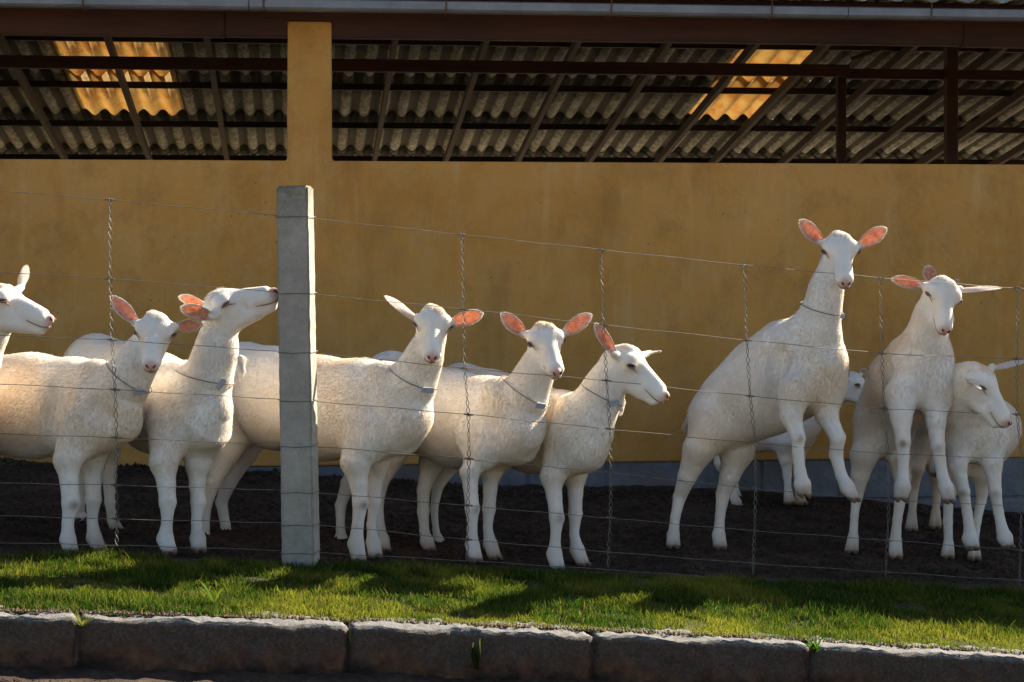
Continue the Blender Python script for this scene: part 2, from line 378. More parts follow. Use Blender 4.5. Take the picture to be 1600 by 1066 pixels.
# mortar / earth behind and between stones
mb = MB()
for x in np.arange(-3.4, 4.4, .1):
    c = math.cos(math.atan(.25))
    z = float(slope(x + .05)); y0 = kerbY(x) + .018; y1 = kerbY(x + .1) + .018
    mb.add([(x, y0, z - .022 + .0045), (x + .1, y1, z - .022 - .0045), (x + .1, y1 + .2, z - .026), (x, y0 + .2, z - .018), (x, y0, z - .3), (x + .1, y1, z - .3)],
           [(0, 1, 2, 3), (4, 5, 1, 0)])
tag(mb.build('kerb_bed', m_simple('joint_dirt', (.05, .037, .026), (.13, .10, .075), 40, .95, 0, .8)), kind='structure')

# ---------------------------------------------------------------- grass
def blades(n, region, hmin, hmax, wmin, wmax, zf, colf, lean=.35):
    """returns arrays for curved grass blades (5 verts, quad+tri)"""
    p, keep = region(n); n = len(p)
    a = rng.uniform(0, 2 * np.pi, n); h = rng.uniform(hmin, hmax, n) * keep * np.where(rng.uniform(0, 1, n) < .08, 1.5, 1.0); wd = rng.uniform(wmin, wmax, n)
    side = np.stack([np.cos(a), np.sin(a), np.zeros(n)], 1)
    la = rng.uniform(0, 2 * np.pi, n); ln = rng.uniform(0.05, lean * 2, n)
    ld = np.stack([np.cos(la) * ln, np.sin(la) * ln, np.zeros(n)], 1)
    up = np.array([0, 0, 1.0])
    b = p; m_ = b + (up + ld * .5) * (h * .55)[:, None]; t_ = b + up * (h * .95)[:, None] + ld * (h * 1.1)[:, None]
    V = np.stack([b - side * (wd/2)[:, None], b + side * (wd/2)[:, None], m_ + side * (wd*.38)[:, None], m_ - side * (wd*.38)[:, None], t_], 1).reshape(-1, 3)
    base = (np.arange(n) * 5)[:, None]
    loops = np.concatenate([base + [0, 1, 2, 3], base + [3, 2, 4]], 1).ravel()
    fn = np.tile([4, 3], n)
    cols = np.repeat(colf(p, n), 5, 0)
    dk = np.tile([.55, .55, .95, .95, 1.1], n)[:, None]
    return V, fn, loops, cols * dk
def lawn_region(n):
    X = rng.uniform(-2.5, 3.0, n); t = rng.uniform(0, 1, n) ** .9
    yk = kerbY(X) + .082 + .03 * np.array([nz(x, 0, 9, 4) for x in X]); yf = fenceY(X) - .0 + .05 * np.array([nz(x, 1, 5, 8) for x in X])
    yf = np.minimum(yf, fenceY(X) + .02) - np.interp(X, [-2, .3, 1.2, 2.4], [0, .0, .1, .16])
    Y = yk + t * (yf - yk); Z = slope(X) - .014 + .02 * np.clip((Y - kerbY(X) - .5) / .4, 0, 1)
    keep = np.where(t > .9, 1.15, 1.0) * np.where(np.array([nz(x, y, 7.5, 31) for x, y in zip(X, Y)]) < -.28, .45, 1.0) * (.82 + .7 * np.array([nz(x, y, 3.0, 2) for x, y in zip(X, Y)]))
    return np.stack([X, Y, Z], 1), keep
def lawn_col(p, n):
    g = np.array([nz(x, y, 2.2, 6) + .5 * nz(x, y, 9, 1) for x, y in p[:, :2]])
    c = np.array([.036, .070, .012])[None] * rng.uniform(.6, 1.35, n)[:, None]
    yel = np.clip(g * 1.4 + .16 + rng.normal(0, .25, n), 0, 1)[:, None]
    c = c * (1 - yel) + np.array([.21, .20, .035])[None] * yel
    dry = (rng.uniform(0, 1, n) < .07 + .25 * np.clip(-g, 0, 1) ** 1.5)[:, None]
    c = np.where(dry, np.array([.20, .15, .06])[None] * rng.uniform(.6, 1.2, n)[:, None], c)
    return c
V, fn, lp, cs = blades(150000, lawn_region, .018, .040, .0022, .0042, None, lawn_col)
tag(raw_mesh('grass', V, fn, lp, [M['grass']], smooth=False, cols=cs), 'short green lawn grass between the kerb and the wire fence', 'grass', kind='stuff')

def weed(name, x, y, z, n, h, wd, spread, label, col, seed, group=None):
    r = np.random.default_rng(seed); mbv, fnl, lpl, cl = [], [], [], []; off = 0
    for k in range(n):
        a = r.uniform(0, 2*np.pi); d = np.array([math.cos(a), math.sin(a), 0]); s = np.array([-math.sin(a), math.cos(a), 0])
        hh = h * r.uniform(.6, 1.1); sp = spread * r.uniform(.4, 1.2); seg = 5; W = wd * r.uniform(.7, 1.2)
        cc = np.array(col) * r.uniform(.7, 1.3)
        for i in range(seg + 1):
            t = i / seg; c = np.array([x, y, z]) + d * sp * t * (1 + .3 * t) + np.array([0, 0, hh * (t - .45 * t * t * (sp / h))])
            ww = W * math.sin(math.pi * min(1, .18 + t * .8)) / 2
            mbv += [c - s * ww, c + s * ww]; cl += [cc, cc]
            if i < seg: lpl += [off + 2*i, off + 2*i + 1, off + 2*i + 3, off + 2*i + 2]; fnl.append(4)
        off += 2 * (seg + 1)
    o = raw_mesh(name, np.array(mbv), fnl, lpl, [M['leaf']], smooth=True, cols=np.array(cl)); tag(o, label, 'weed', group); return o
def onlawn(px, py):
    Y = 6.3
    for _ in range(30):
        X = (px - 800) * Y / F; z = float(slope(X)); Y = F * (CZ - z) / (py - 400)
    return X, Y, z
X, Y, z = onlawn(335, 943); weed('grass_tuft', X, Y, z, 9, .10, .007, .075, 'spiky taller grass tuft sticking out of the lawn at left', (.12, .18, .03), 3)
X, Y, z = onlawn(132, 966); weed('weed', X, Y - .03, z - .02, 22, .06, .006, .05, 'scruffy weed growing in the first kerb joint from the left', (.13, .13, .05), 4)
X, Y, z = onlawn(1272, 1010); weed('weed', X, Y - .01, z - .02, 20, .055, .011, .035, 'green leafy weed growing in the right hand kerb joint', (.07, .14, .02), 5)
X, Y, z = onlawn(745, 990); weed('broad_leaf', X, kerbY(X) - .03, z - .12, 3, .10, .034, .02, 'single broad leaf against the middle kerb stone', (.05, .06, .02), 6)
X, Y, z = onlawn(550, 972); weed('dry_grass_wisp', X, kerbY(X) - .004, z - .06, 6, .08, .003, .02, 'dry wisp hanging in the joint left of the middle kerb stone', (.22, .17, .09), 8)

# clods and droppings
def clods(name, n, region, rmin, rmax, mat, label, cat):
    p, _ = region(n); n = len(p); r = rng.uniform(rmin, rmax, n)
    octv = np.array([(1, 0, 0), (-1, 0, 0), (0, 1, 0), (0, -1, 0), (0, 0, 1), (0, 0, -1), (.7, .7, 0), (-.7, .7, .1)])[:6]
    octf = np.array([(0, 2, 4), (2, 1, 4), (1, 3, 4), (3, 0, 4), (2, 0, 5), (1, 2, 5), (3, 1, 5), (0, 3, 5)])
    V = p[:, None, :] + octv[None] * r[:, None, None] * rng.uniform(.6, 1.3, (n, 6, 3))
    lp = (np.arange(n) * 6)[:, None, None] + octf[None]
    o = raw_mesh(name, V.reshape(-1, 3), np.full(n * 8, 3), lp.ravel(), [mat], smooth=False); tag(o, label, cat, kind='stuff'); return o
def yard_region(n):
    X = rng.uniform(-2.6, 3.6, n); t = rng.uniform(-.05, 1, n); Y = fenceY(X) + t * (9.35 + .11 * X - fenceY(X))
    return np.stack([X, Y, np.array([yard_z(x, y) for x, y in zip(X, Y)]) + .001], 1), None
def wall_region(n):
    X = rng.uniform(-2.9, 3.6, n); Y = 9.35 + .11 * X - np.abs(rng.normal(0, .13, n))
    return np.stack([X, Y, np.array([yard_z(x, y) for x, y in zip(X, Y)]) + .005], 1), None
def kerb_region(n):
    X = rng.uniform(-2.2, 2.6, n); Y = kerbY(X) + .075 + np.abs(rng.normal(0, .015, n)); return np.stack([X, Y, slope(X) - .002], 1), None
def foot_region(n):
    X = rng.uniform(-2.2, 2.6, n); Y = kerbY(X) - np.abs(rng.normal(0, .12, n)); return np.stack([X, Y, slope(X) - ROADD + .003], 1), None
clods('dung_clods', 26000, yard_region, .003, .011, M['soil'], 'dark crumbly droppings and clods scattered over the goat yard', 'droppings')
clods('dung_pellets', 3500, wall_region, .006, .015, M['soil'], 'dark droppings heaped along the foot of the ochre wall', 'droppings')
clods('leaf_litter', 1800, kerb_region, .002, .007, m_simple('litter', (.06, .035, .02), (.2, .12, .07), 60, .9), 'brown crumbs and leaf litter where the lawn meets the kerb', 'leaf litter')
clods('gutter_grit', 4200, foot_region, .003, .010, M['soil'], 'dark grit and debris along the bottom of the kerb', 'grit')

# ---------------------------------------------------------------- shed
TH = math.radians(6.3)
shed = empty('shed', (0, 9.45, CZ), TH)
tag(shed, 'ochre plastered goat shed with open gap under a corrugated roof, behind the goats', 'shed')
def sl_(px, d):   # local s for photo column px at local depth d
    t = (px - 800) / F; c, s = math.cos(TH), math.sin(TH)
    # X = s_*c - d*s ; Y = 9.45 + s_*s + d*c ; X = t*Y
    return (t * (9.45 + d * c) + d * s) / (c - t * s)
def hz(px, py, d):
    s_ = sl_(px, d); Y = 9.45 + s_ * math.sin(TH) + d * math.cos(TH); return (400 - py) * Y / F
WT = hz(800, 253, 0)
# plastered wall
c0, c1 = sl_(449, 0), sl_(519, 0); CT = hz(480, 34, 0)
bm = bmesh.new()
fv = [bm.verts.new((x, 0, z)) for x, z in ((-5.2, -1.02), (11.6, -1.02), (11.6, WT), (c1 + .004, WT), (c1, WT + .01), (c1 - .003, CT), (c0 + .002, CT), (c0 - .002, WT), (-5.2, WT))]
fc = bm.faces.new(fv); ex = bmesh.ops.extrude_face_region(bm, geom=[fc])
for q in ex['geom']:
    if isinstance(q, bmesh.types.BMVert): q.co.y += .15
bmesh.ops.recalc_face_normals(bm, faces=bm.faces[:])
bmesh.ops.bevel(bm, geom=[e for e in bm.edges if e.calc_face_angle(0) > .3], offset=.005, segments=2, affect='EDGES')
me = D.meshes.new('wall'); bm.to_mesh(me); bm.free(); me.materials.append(M['plaster'])
o = D.objects.new('wall', me); COL.objects.link(o); o.parent = shed
bm = MB(); rows = [(-1.85, -1.655), (-1.64, -1.445), (-1.43, -1.235), (-1.22, -1.025)]
for j, (z0, z1) in enumerate(rows):
    x = -5.2 + (.19 if j % 2 else 0)
    while x < 11.3:
        bm.box(x, x + .378, .008 + random.uniform(-.002, .002), .14, z0, z1, bev=.006); x += .392
bm.box(-5.2, 11.6, .016, .135, -2.2, -1.021)
bm.build('block_base', M['block'], shed)
# front beam, gutter and straps
bm = MB(); z0 = hz(800, 63, .02); z1 = hz(800, 24, .02) + .09
bm.box(-5.4, -1.4, .02, .10, z0, z1, bev=.005); bm.box(-1.398, 2.3, .017, .097, z0 + .002, z1 + .002, bev=.005); bm.box(2.302, 11.8, .021, .10, z0 - .002, z1, bev=.005)
bm.build('front_beam', M['wood'], shed)
gd = -.26; gz = hz(1000, 22, gd)
bm = MB()
prof = [(.10, .062), (.10, .0), (.02, -.0), (0, .010), (-.004, .044), (.006, .050), (.003, .012), (.022, .005), (.095, .005), (.095, .062)]
for (a, b) in ((-5.6, -1.28), (-1.275, 1.62), (1.626, 11.9)):
    V = [(x, gd + p[0], gz + p[1]) for x in (a, b) for p in prof]; n = len(prof)
    bm.add(V, [(k, (k+1) % n, n + (k+1) % n, n + k) for k in range(n)])
gut = bm.build('gutter', M['gutter'], shed)
for px in (412, 697, 955, 1206, 1455, 130):
    s_ = sl_(px, gd); b2 = MB(); b2.tube([(s_, gd - .008, gz + .085), (s_, gd - .009, gz + .03), (s_ - .002, gd - .004, gz - .006), (s_ + .002, gd + .05, gz - .012), (s_, gd + .12, gz + .0), (s_, gd + .24, gz + .06)], .004, 5)
    b2.build('gutter_strap', M['iron'], gut)
# corrugated roof: near slope rises from the eave, far slope falls away behind
RS = .176; eave_d = -.18; eave_z = gz + .085
ridge_d = 4.45; ridge_z = eave_z + RS * (ridge_d - eave_d)
far_z = lambda d: ridge_z - RS * (d - ridge_d)
def corr(mbb, x0, x1, d0, zf0, d1, zf1, amp=.030, pitch=.177, th=.006, step=12):
    xs = np.arange(x0, x1 + 1e-6, pitch / step); V = []
    for off in (0, th):
        for (d, z) in ((d0, zf0), (d1, zf1)):
            for x in xs: V.append((x, d, z + off + amp * math.cos(2 * math.pi * x / pitch)))
    n = len(xs); Fc = []
    for k in range(n - 1):
        Fc += [(k, k+1, n+k+1, n+k), (2*n+k, 3*n+k, 3*n+k+1, 2*n+k+1), (k, 2*n+k, 2*n+k+1, k+1), (n+k, n+k+1, 3*n+k+1, 3*n+k)]
    Fc += [(0, n, 3*n, 2*n), (n-1, 3*n-1, 4*n-1, 2*n-1)]
    mbb.add(V, Fc)
bm = MB(); corr(bm, -6.2, 12.4, eave_d - .12, eave_z - .02 + .026, ridge_d, ridge_z + .026, .02, .177, .006, 8)
bm.build('near_roof', M['sheet'], shed, True)
pur = [6.05 - 1.4, 6.05, 7.45, 8.83, 10.22, 11.3]
PH = .055
bm = MB(); lap = [ridge_d] + [p - .17 for p in pur[1:]] + [11.9]
panels = []
SW = .885
def panel_cols(px0, px1, d): return sl_(px0, d), sl_(px1, d)
pa = [panel_cols(126, 285, lap[3]), panel_cols(1078, 1192, lap[3])]
for r in range(len(lap) - 1):
    d0, d1 = lap[r] , lap[r+1] + .16
    za = far_z(d0) + (0.0); zb = far_z(d1) + .0
    lift = .011   # uphill sheet rides over the one below
    cuts = [-7.6, 12.4]
    if r in (0, 1, 2): 
        for a, b in pa: cuts += [a, b]
    cuts = sorted(cuts)
    for k in range(0, len(cuts), 2):
        a = round(cuts[k] / .177) * .177; b = round(cuts[k+1] / .177) * .177
        corr(bm, a, b, d0 - .0, za, d1, zb + lift)
    if r in (1, 2):
        for a, b in pa:
            a = round(a / .177) * .177; b = round(b / .177) * .177
            pm = MB(); corr(pm, a - .024, b + .024, d0, za - .004, d1, zb + lift - .004, th=.003); pm.build('translucent_panel', M['trans'], shed, True)
    if r == 0:
        for a, b in pa:
            a = round(a / .177) * .177; b = round(b / .177) * .177; corr(bm, a, b, d0, za, d1, zb + lift)
bm.build('far_roof', M['sheet'], shed, True)
for p in pur[1:]:
    b2 = MB(); z = far_z(p) - .034; b2.box(-7.6, 12.4, p - .03, p + .03, z - PH, z, bev=.003); b2.build('purlin', M['wood2'], shed)
raf = [-255, -140, -22, 105, 236, 356, 470, 584, 694, 805, 915, 1022, 1108, 1215, 1325, 1430, 1545, 1660]
for px in raf:
    dd = 10.2; s_ = sl_(px, dd); b2 = MB()
    za, zb = far_z(ridge_d) - .034 - PH, far_z(11.8) - .034 - PH
    V = [(s_ + a, d, z + b) for (d, z) in ((ridge_d, za), (11.8, zb)) for (a, b) in ((-.021, 0), (.021, 0), (.021, -.075), (-.021, -.075))]
    b2.add(V, [(0, 1, 2, 3), (7, 6, 5, 4), (0, 4, 5, 1), (1, 5, 6, 2), (2, 6, 7, 3), (3, 7, 4, 0)]); b2.build('rafter', M['wood2'], shed)
td = 2.4
b2 = MB(); b2.box(-7, sl_(1328, td), td, td + .07, hz(800, 114, td), hz(800, 95, td), bev=.004); b2.box(sl_(1328, td) + .002, 8, td + .05, td + .12, hz(800, 116, td), hz(800, 100, td), bev=.004)
b2.build('tie_beam', M['wood'], shed)
for px, d, wpx, top in ((1321, td + .01, 14, 100), (1495, td - .1, 18, 60)):
    s_ = sl_(px, d); hw = wpx / 2 * 12 / F; b2 = MB(); b2.box(s_ - hw, s_ + hw, d + .072, d + .072 + 2 * hw, -2.2, hz(px, top, d), bev=.004); b2.build('inner_post', M['wood'], shed)
b2 = MB(); a = sl_(1330, td + .3); b = sl_(1425, td + .3)
b2.tube([(a, td + .3, hz(1340, 92, td + .3)), (b, td + .3, hz(1425, 60, td + .3))], .012, 6); b2.build('brace', M['wood'], shed)
bm = MB(); bm.box(-7.5, 8.3, .2, 13, -1.34, -1.24); bm.build('shed_floor', M['floor'], shed)

# ---------------------------------------------------------------- concrete post
pp = P(466, 872, Yf(466)); post = empty('concrete_post', (pp[0], pp[1], 0.0), math.radians(-7))
z0, z1 = float(slope(pp[0])) - .25, P(466, 291, Yf(466))[2]
Bm = bmesh.new(); bmesh.ops.create_cube(Bm, size=1)
wt, wb, dp = .113, .118, .10
for v in Bm.verts:
    wq = wt if v.co.z > 0 else wb
    v.co = Vector((v.co.x * wq, v.co.y * dp, z0 if v.co.z < 0 else z1))
bmesh.ops.bevel(Bm, geom=[e for e in Bm.edges], offset=.007, segments=2, affect='EDGES')
bmesh.ops.subdivide_edges(Bm, edges=[e for e in Bm.edges if abs(e.verts[0].co.z - e.verts[1].co.z) > .5], cuts=70, use_grid_fill=True)
for v in Bm.verts:
    n1 = noise.noise(v.co * 25); n2 = noise.noise(v.co * 70)
    v.co.x += .0016 * n1 + .0012 * n2; v.co.y += .0014 * n2; v.co.x += (z1 - v.co.z) * .0165 - .012
    if v.co.z > z1 - .02: v.co.z += .004 * n1
me = D.meshes.new('post_shaft'); Bm.to_mesh(me); Bm.free(); me.materials.append(M['concrete'])
o = D.objects.new('concrete_post', me); COL.objects.link(o); o.location = post.location; o.rotation_euler = post.rotation_euler
D.objects.remove(post); tag(o, 'grey concrete fence post with mossy top standing between the goats', 'fence post')

# ---------------------------------------------------------------- wire fence
fx = [-160, 0, 175, 440, 500, 725, 945, 1170, 1383, 1592, 1760]
WY = [[284, 298, 313, 337, 343, 367, 391, 415, 435, 451, 464], [415, 425, 436, 457, 461, 483, 508, 532, 553, 561, 570],
      [518, 524, 531, 549.5, 552.5, 575.5, 594.5, 619, 639, 648, 656], [593, 600, 609, 624, 628, 647, 670, 692, 709, 717, 724],
      [671, 678, 684, 695, 698, 717, 738, 763, 782, 791, 799], [751, 755, 758, 766, 770, 790, 809, 829, 844, 860, 868],
      [801, 806, 811, 817, 820, 843, 862, 880, 894, 907, 916], [843, 848, 852, 860, 864, 876, 890, 906, 922, 936, 948]]
fence = empty('wire_fence', (0, 7.09, float(slope(0)))); FI = Vector((0, 7.09, float(slope(0))))
tag(fence, 'sagging galvanised wire fence with twisted stays in front of the goats', 'fence')
off = np.array(FI[:])
for wy in WY:
    xs = np.linspace(-160, 1760, 180); ys = np.interp(xs, fx, wy)
    ys = np.convolve(np.pad(ys, 3, 'edge'), np.ones(7) / 7, 'valid') + .5 * np.sin(xs * .045 + wy[0])
    b2 = MB(); b2.tube([P(x, y, Yf(x)) - off for x, y in zip(xs, ys)], .0012, 5, cap=False); b2.build('line_wire', M['wire'], fence, True)
stays = [[(172, 312), (172, 436), (175, 531), (180, 609), (182, 684), (181, 758), (183, 811), (182, 855)],
         [(722, 367), (724, 484), (726, 576), (732, 648), (733, 717), (731, 790), (730, 843), (730, 878)],
         [(940, 391), (943, 508), (948, 595), (953, 670), (955, 738), (954, 809), (951, 863), (950, 888)],
         [(1163, 415), (1167, 532), (1172, 619), (1180, 692), (1181, 763), (1179, 829), (1177, 880), (1177, 898)],
         [(1375, 435), (1378, 553), (1381, 639), (1388, 709), (1389, 782), (1387, 845), (1384, 894), (1384, 905)],
         [(1590, 450), (1589, 561), (1589, 648), (1596, 717), (1596, 791), (1595, 860), (1593, 907), (1592, 920)],
         [(-50, 294), (-49, 422), (-47, 521), (-44, 597), (-43, 675), (-43, 753), (-42, 804), (-42, 846)]]
for st in stays:
    st = np.array(st, float); yy = np.arange(st[0, 1] - 2, st[-1, 1], 1.6); xx = np.interp(yy, st[:, 1], st[:, 0])
    xx = np.convolve(np.pad(xx, 12, 'edge'), np.ones(25) / 25, 'valid')
    b2 = MB(); sc = Yf(st[0, 0]) / F
    ph = np.cumsum(np.full(len(yy), 1.6 * sc / .062 * 2 * math.pi)) + .6 * np.sin(yy * .05 + st[0, 0]); rad = .0048 * (1 + .25 * np.sin(yy * .09))
    C = np.array([P(x, y, Yf(x) - .004) for x, y in zip(xx, yy)]) - off
    for s_ in (0, math.pi):
        Q = C + np.stack([np.cos(ph + s_) * rad, np.sin(ph + s_) * rad, 0 * rad], 1); b2.tube(Q, .0014, 5)
    so_ = b2.build('twisted_stay', M['wire'], fence, True)
    for (kx_, ky_) in st[:-1]:
        b3 = MB(); c = P(kx_, np.interp(ky_, yy, yy), Yf(kx_) - .004) - off; tt = np.linspace(-1, 1, 34)
        Q = np.stack([c[0] + tt * .017, c[1] + .0034 * np.cos(tt * 26), c[2] - tt * .0016 + .0034 * np.sin(tt * 26)], 1)
        b3.tube(Q, .0014, 4)
        Q = np.stack([c[0] + .006 * np.cos(tt * 5), c[1] + .006 * np.sin(tt * 5), c[2] + tt * .006], 1); b3.tube(Q, .0014, 4)
        b3.build('wire_knot', M['wire'], so_)

rotp = math.radians(-7)
for wy in WY:   # wire wraps holding each strand to the post
    yv = float(np.interp(466, fx, wy)); zc = CZ + (400 - yv) * Yf(466) / F; cxl = (z1 - zc) * .0165 - .012
    hw_, hd_ = .0605, .0515; loop = [(-hw_, -hd_), (0, -hd_ - .002), (hw_, -hd_), (hw_ + .001, 0), (hw_, hd_), (0, hd_ + .001), (-hw_, hd_), (-hw_ - .001, 0), (-hw_, -hd_ - .002)]
    pts = [(pp[0] + (a + cxl) * math.cos(rotp) - b * math.sin(rotp) - off[0], pp[1] + (a + cxl) * math.sin(rotp) + b * math.cos(rotp) - off[1], zc + .002 * math.sin(3 * a / hw_ + yv) + .004 * k_ / 8 - off[2]) for k_, (a, b) in enumerate(loop)]
    b2 = MB(); b2.tube(pts, .0013, 5, cap=False); b2.build('wire_tie', M['wire'], fence)

# ---------------------------------------------------------------- goats
CREAM = np.array([.82, .70, .55]); WHITE = np.array([.84, .80, .735]); PINK = np.array([.62, .38, .32]); TAN = np.array([.42, .27, .16]); HOOF = np.array([.12, .075, .045])

def mesh_sdf(prims, h):
    """sdf of all prims on a grid -> surface nets"""
    lo = np.min([np.minimum(p['a'], p['b']) - max(p['ra'], p['rb']) for p in prims if not p.get('sub')], 0) - .04
    hi = np.max([np.maximum(p['a'], p['b']) + max(p['ra'], p['rb']) for p in prims if not p.get('sub')], 0) + .04
    n = np.ceil((hi - lo) / h).astype(int) + 1
    G = np.full(n, .5, np.float32)
    ax = [lo[i] + h * np.arange(n[i]) for i in range(3)]
    for p in prims:
        R = max(p['ra'], p['rb']) + p['k'] + 4 * h
        a_ = np.minimum(p['a'], p['b']) - R; b_ = np.maximum(p['a'], p['b']) + R
        i0 = np.clip(np.floor((a_ - lo) / h).astype(int), 0, n - 1); i1 = np.clip(np.ceil((b_ - lo) / h).astype(int) + 1, 1, n)
        sub = tuple(slice(i0[i], i1[i]) for i in range(3))
        X, Y, Z = np.meshgrid(ax[0][sub[0]], ax[1][sub[1]], ax[2][sub[2]], indexing='ij')
        d = prim_d(p, np.stack([X, Y, Z], -1))
        G[sub] = comb(p, G[sub], d.astype(np.float32))
    # surface nets
    ins = G < 0
    c8 = [G[dx:n[0]-1+dx, dy:n[1]-1+dy, dz:n[2]-1+dz] for dx in (0, 1) for dy in (0, 1) for dz in (0, 1)]
    s8 = np.stack([c < 0 for c in c8]); cnt = s8.sum(0); act = (cnt > 0) & (cnt < 8)
    ids = np.argwhere(act); idm = np.full(act.shape, -1, np.int64); idm[act] = np.arange(len(ids))
    cv = np.stack([c[act] for c in c8], 1)
    corner = np.array([(dx, dy, dz) for dx in (0, 1) for dy in (0, 1) for dz in (0, 1)], float)
    acc = np.zeros((len(ids), 3)); wn = np.zeros(len(ids))
    for i in range(8):
        for j in range(i + 1, 8):
            if np.abs(corner[i] - corner[j]).sum() == 1:
                a, b = cv[:, i], cv[:, j]; m = (a < 0) != (b < 0); t = np.where(m, a / np.where(m, a - b, 1), 0)
                acc += m[:, None] * (corner[i] + t[:, None] * (corner[j] - corner[i])); wn += m
    V = lo + h * (ids + acc / wn[:, None])
    quads = []
    for axn in range(3):
        sl0 = [slice(None)] * 3; sl1 = [slice(None)] * 3; sl0[axn] = slice(0, -1); sl1[axn] = slice(1, None)
        A, Bq = ins[tuple(sl0)], ins[tuple(sl1)]; e = np.argwhere(A != Bq)
        o1, o2 = [(1, 2), (2, 0), (0, 1)][axn]
        ok = (e[:, o1] > 0) & (e[:, o2] > 0) & (e[:, o1] < n[o1] - 1) & (e[:, o2] < n[o2] - 1); e = e[ok]
        def g(d1, d2):
            q = e.copy(); q[:, o1] -= d1; q[:, o2] -= d2; return idm[q[:, 0], q[:, 1], q[:, 2]]
        q = np.stack([g(1, 1), g(0, 1), g(0, 0), g(1, 0)], 1); fl = ~A[e[:, 0], e[:, 1], e[:, 2]]
        q[fl] = q[fl][:, ::-1]; quads.append(q)
    q = np.concatenate(quads); q = q[(q >= 0).all(1)]
    return V, q
def prim_d(p, X):
    a, b = p['a'], p['b']
    if p.get('w') is not None:
        wv, s = p['w'], p['s']; off = ((X - a) @ wv); X = X + (s - 1) * off[..., None] * wv
    ba = b - a; L2 = float(ba @ ba)
    pa = X - a
    if L2 < 1e-10: t = 0.0; d = np.sqrt((pa ** 2).sum(-1)) - p['ra']
    else:
        t = np.clip((pa @ ba) / L2, 0, 1); d = np.sqrt(((pa - t[..., None] * ba) ** 2).sum(-1)) - (p['ra'] + (p['rb'] - p['ra']) * t)
    return d / (math.sqrt(p['s']) if p.get('w') is not None else 1)
def comb(p, g, d):
    k = p['k']
    if p.get('sub'):
        d = -d; h = np.maximum(k - np.abs(g - d), 0) / k; return np.maximum(g, d) + h * h * k * .25
    h = np.maximum(k - np.abs(g - d), 0) / k; return np.minimum(g, d) - h * h * k * .25
def sdf(prims, X):
    g = np.full(X.shape[:-1], .5)
    for p in prims: g = comb(p, g, prim_d(p, X))
    return g
def grad(prims, X, e=.003):
    G = np.stack([sdf(prims, X + np.eye(3)[i] * e) - sdf(prims, X - np.eye(3)[i] * e) for i in range(3)], -1)
    return G / (np.linalg.norm(G, axis=-1, keepdims=True) + 1e-9)

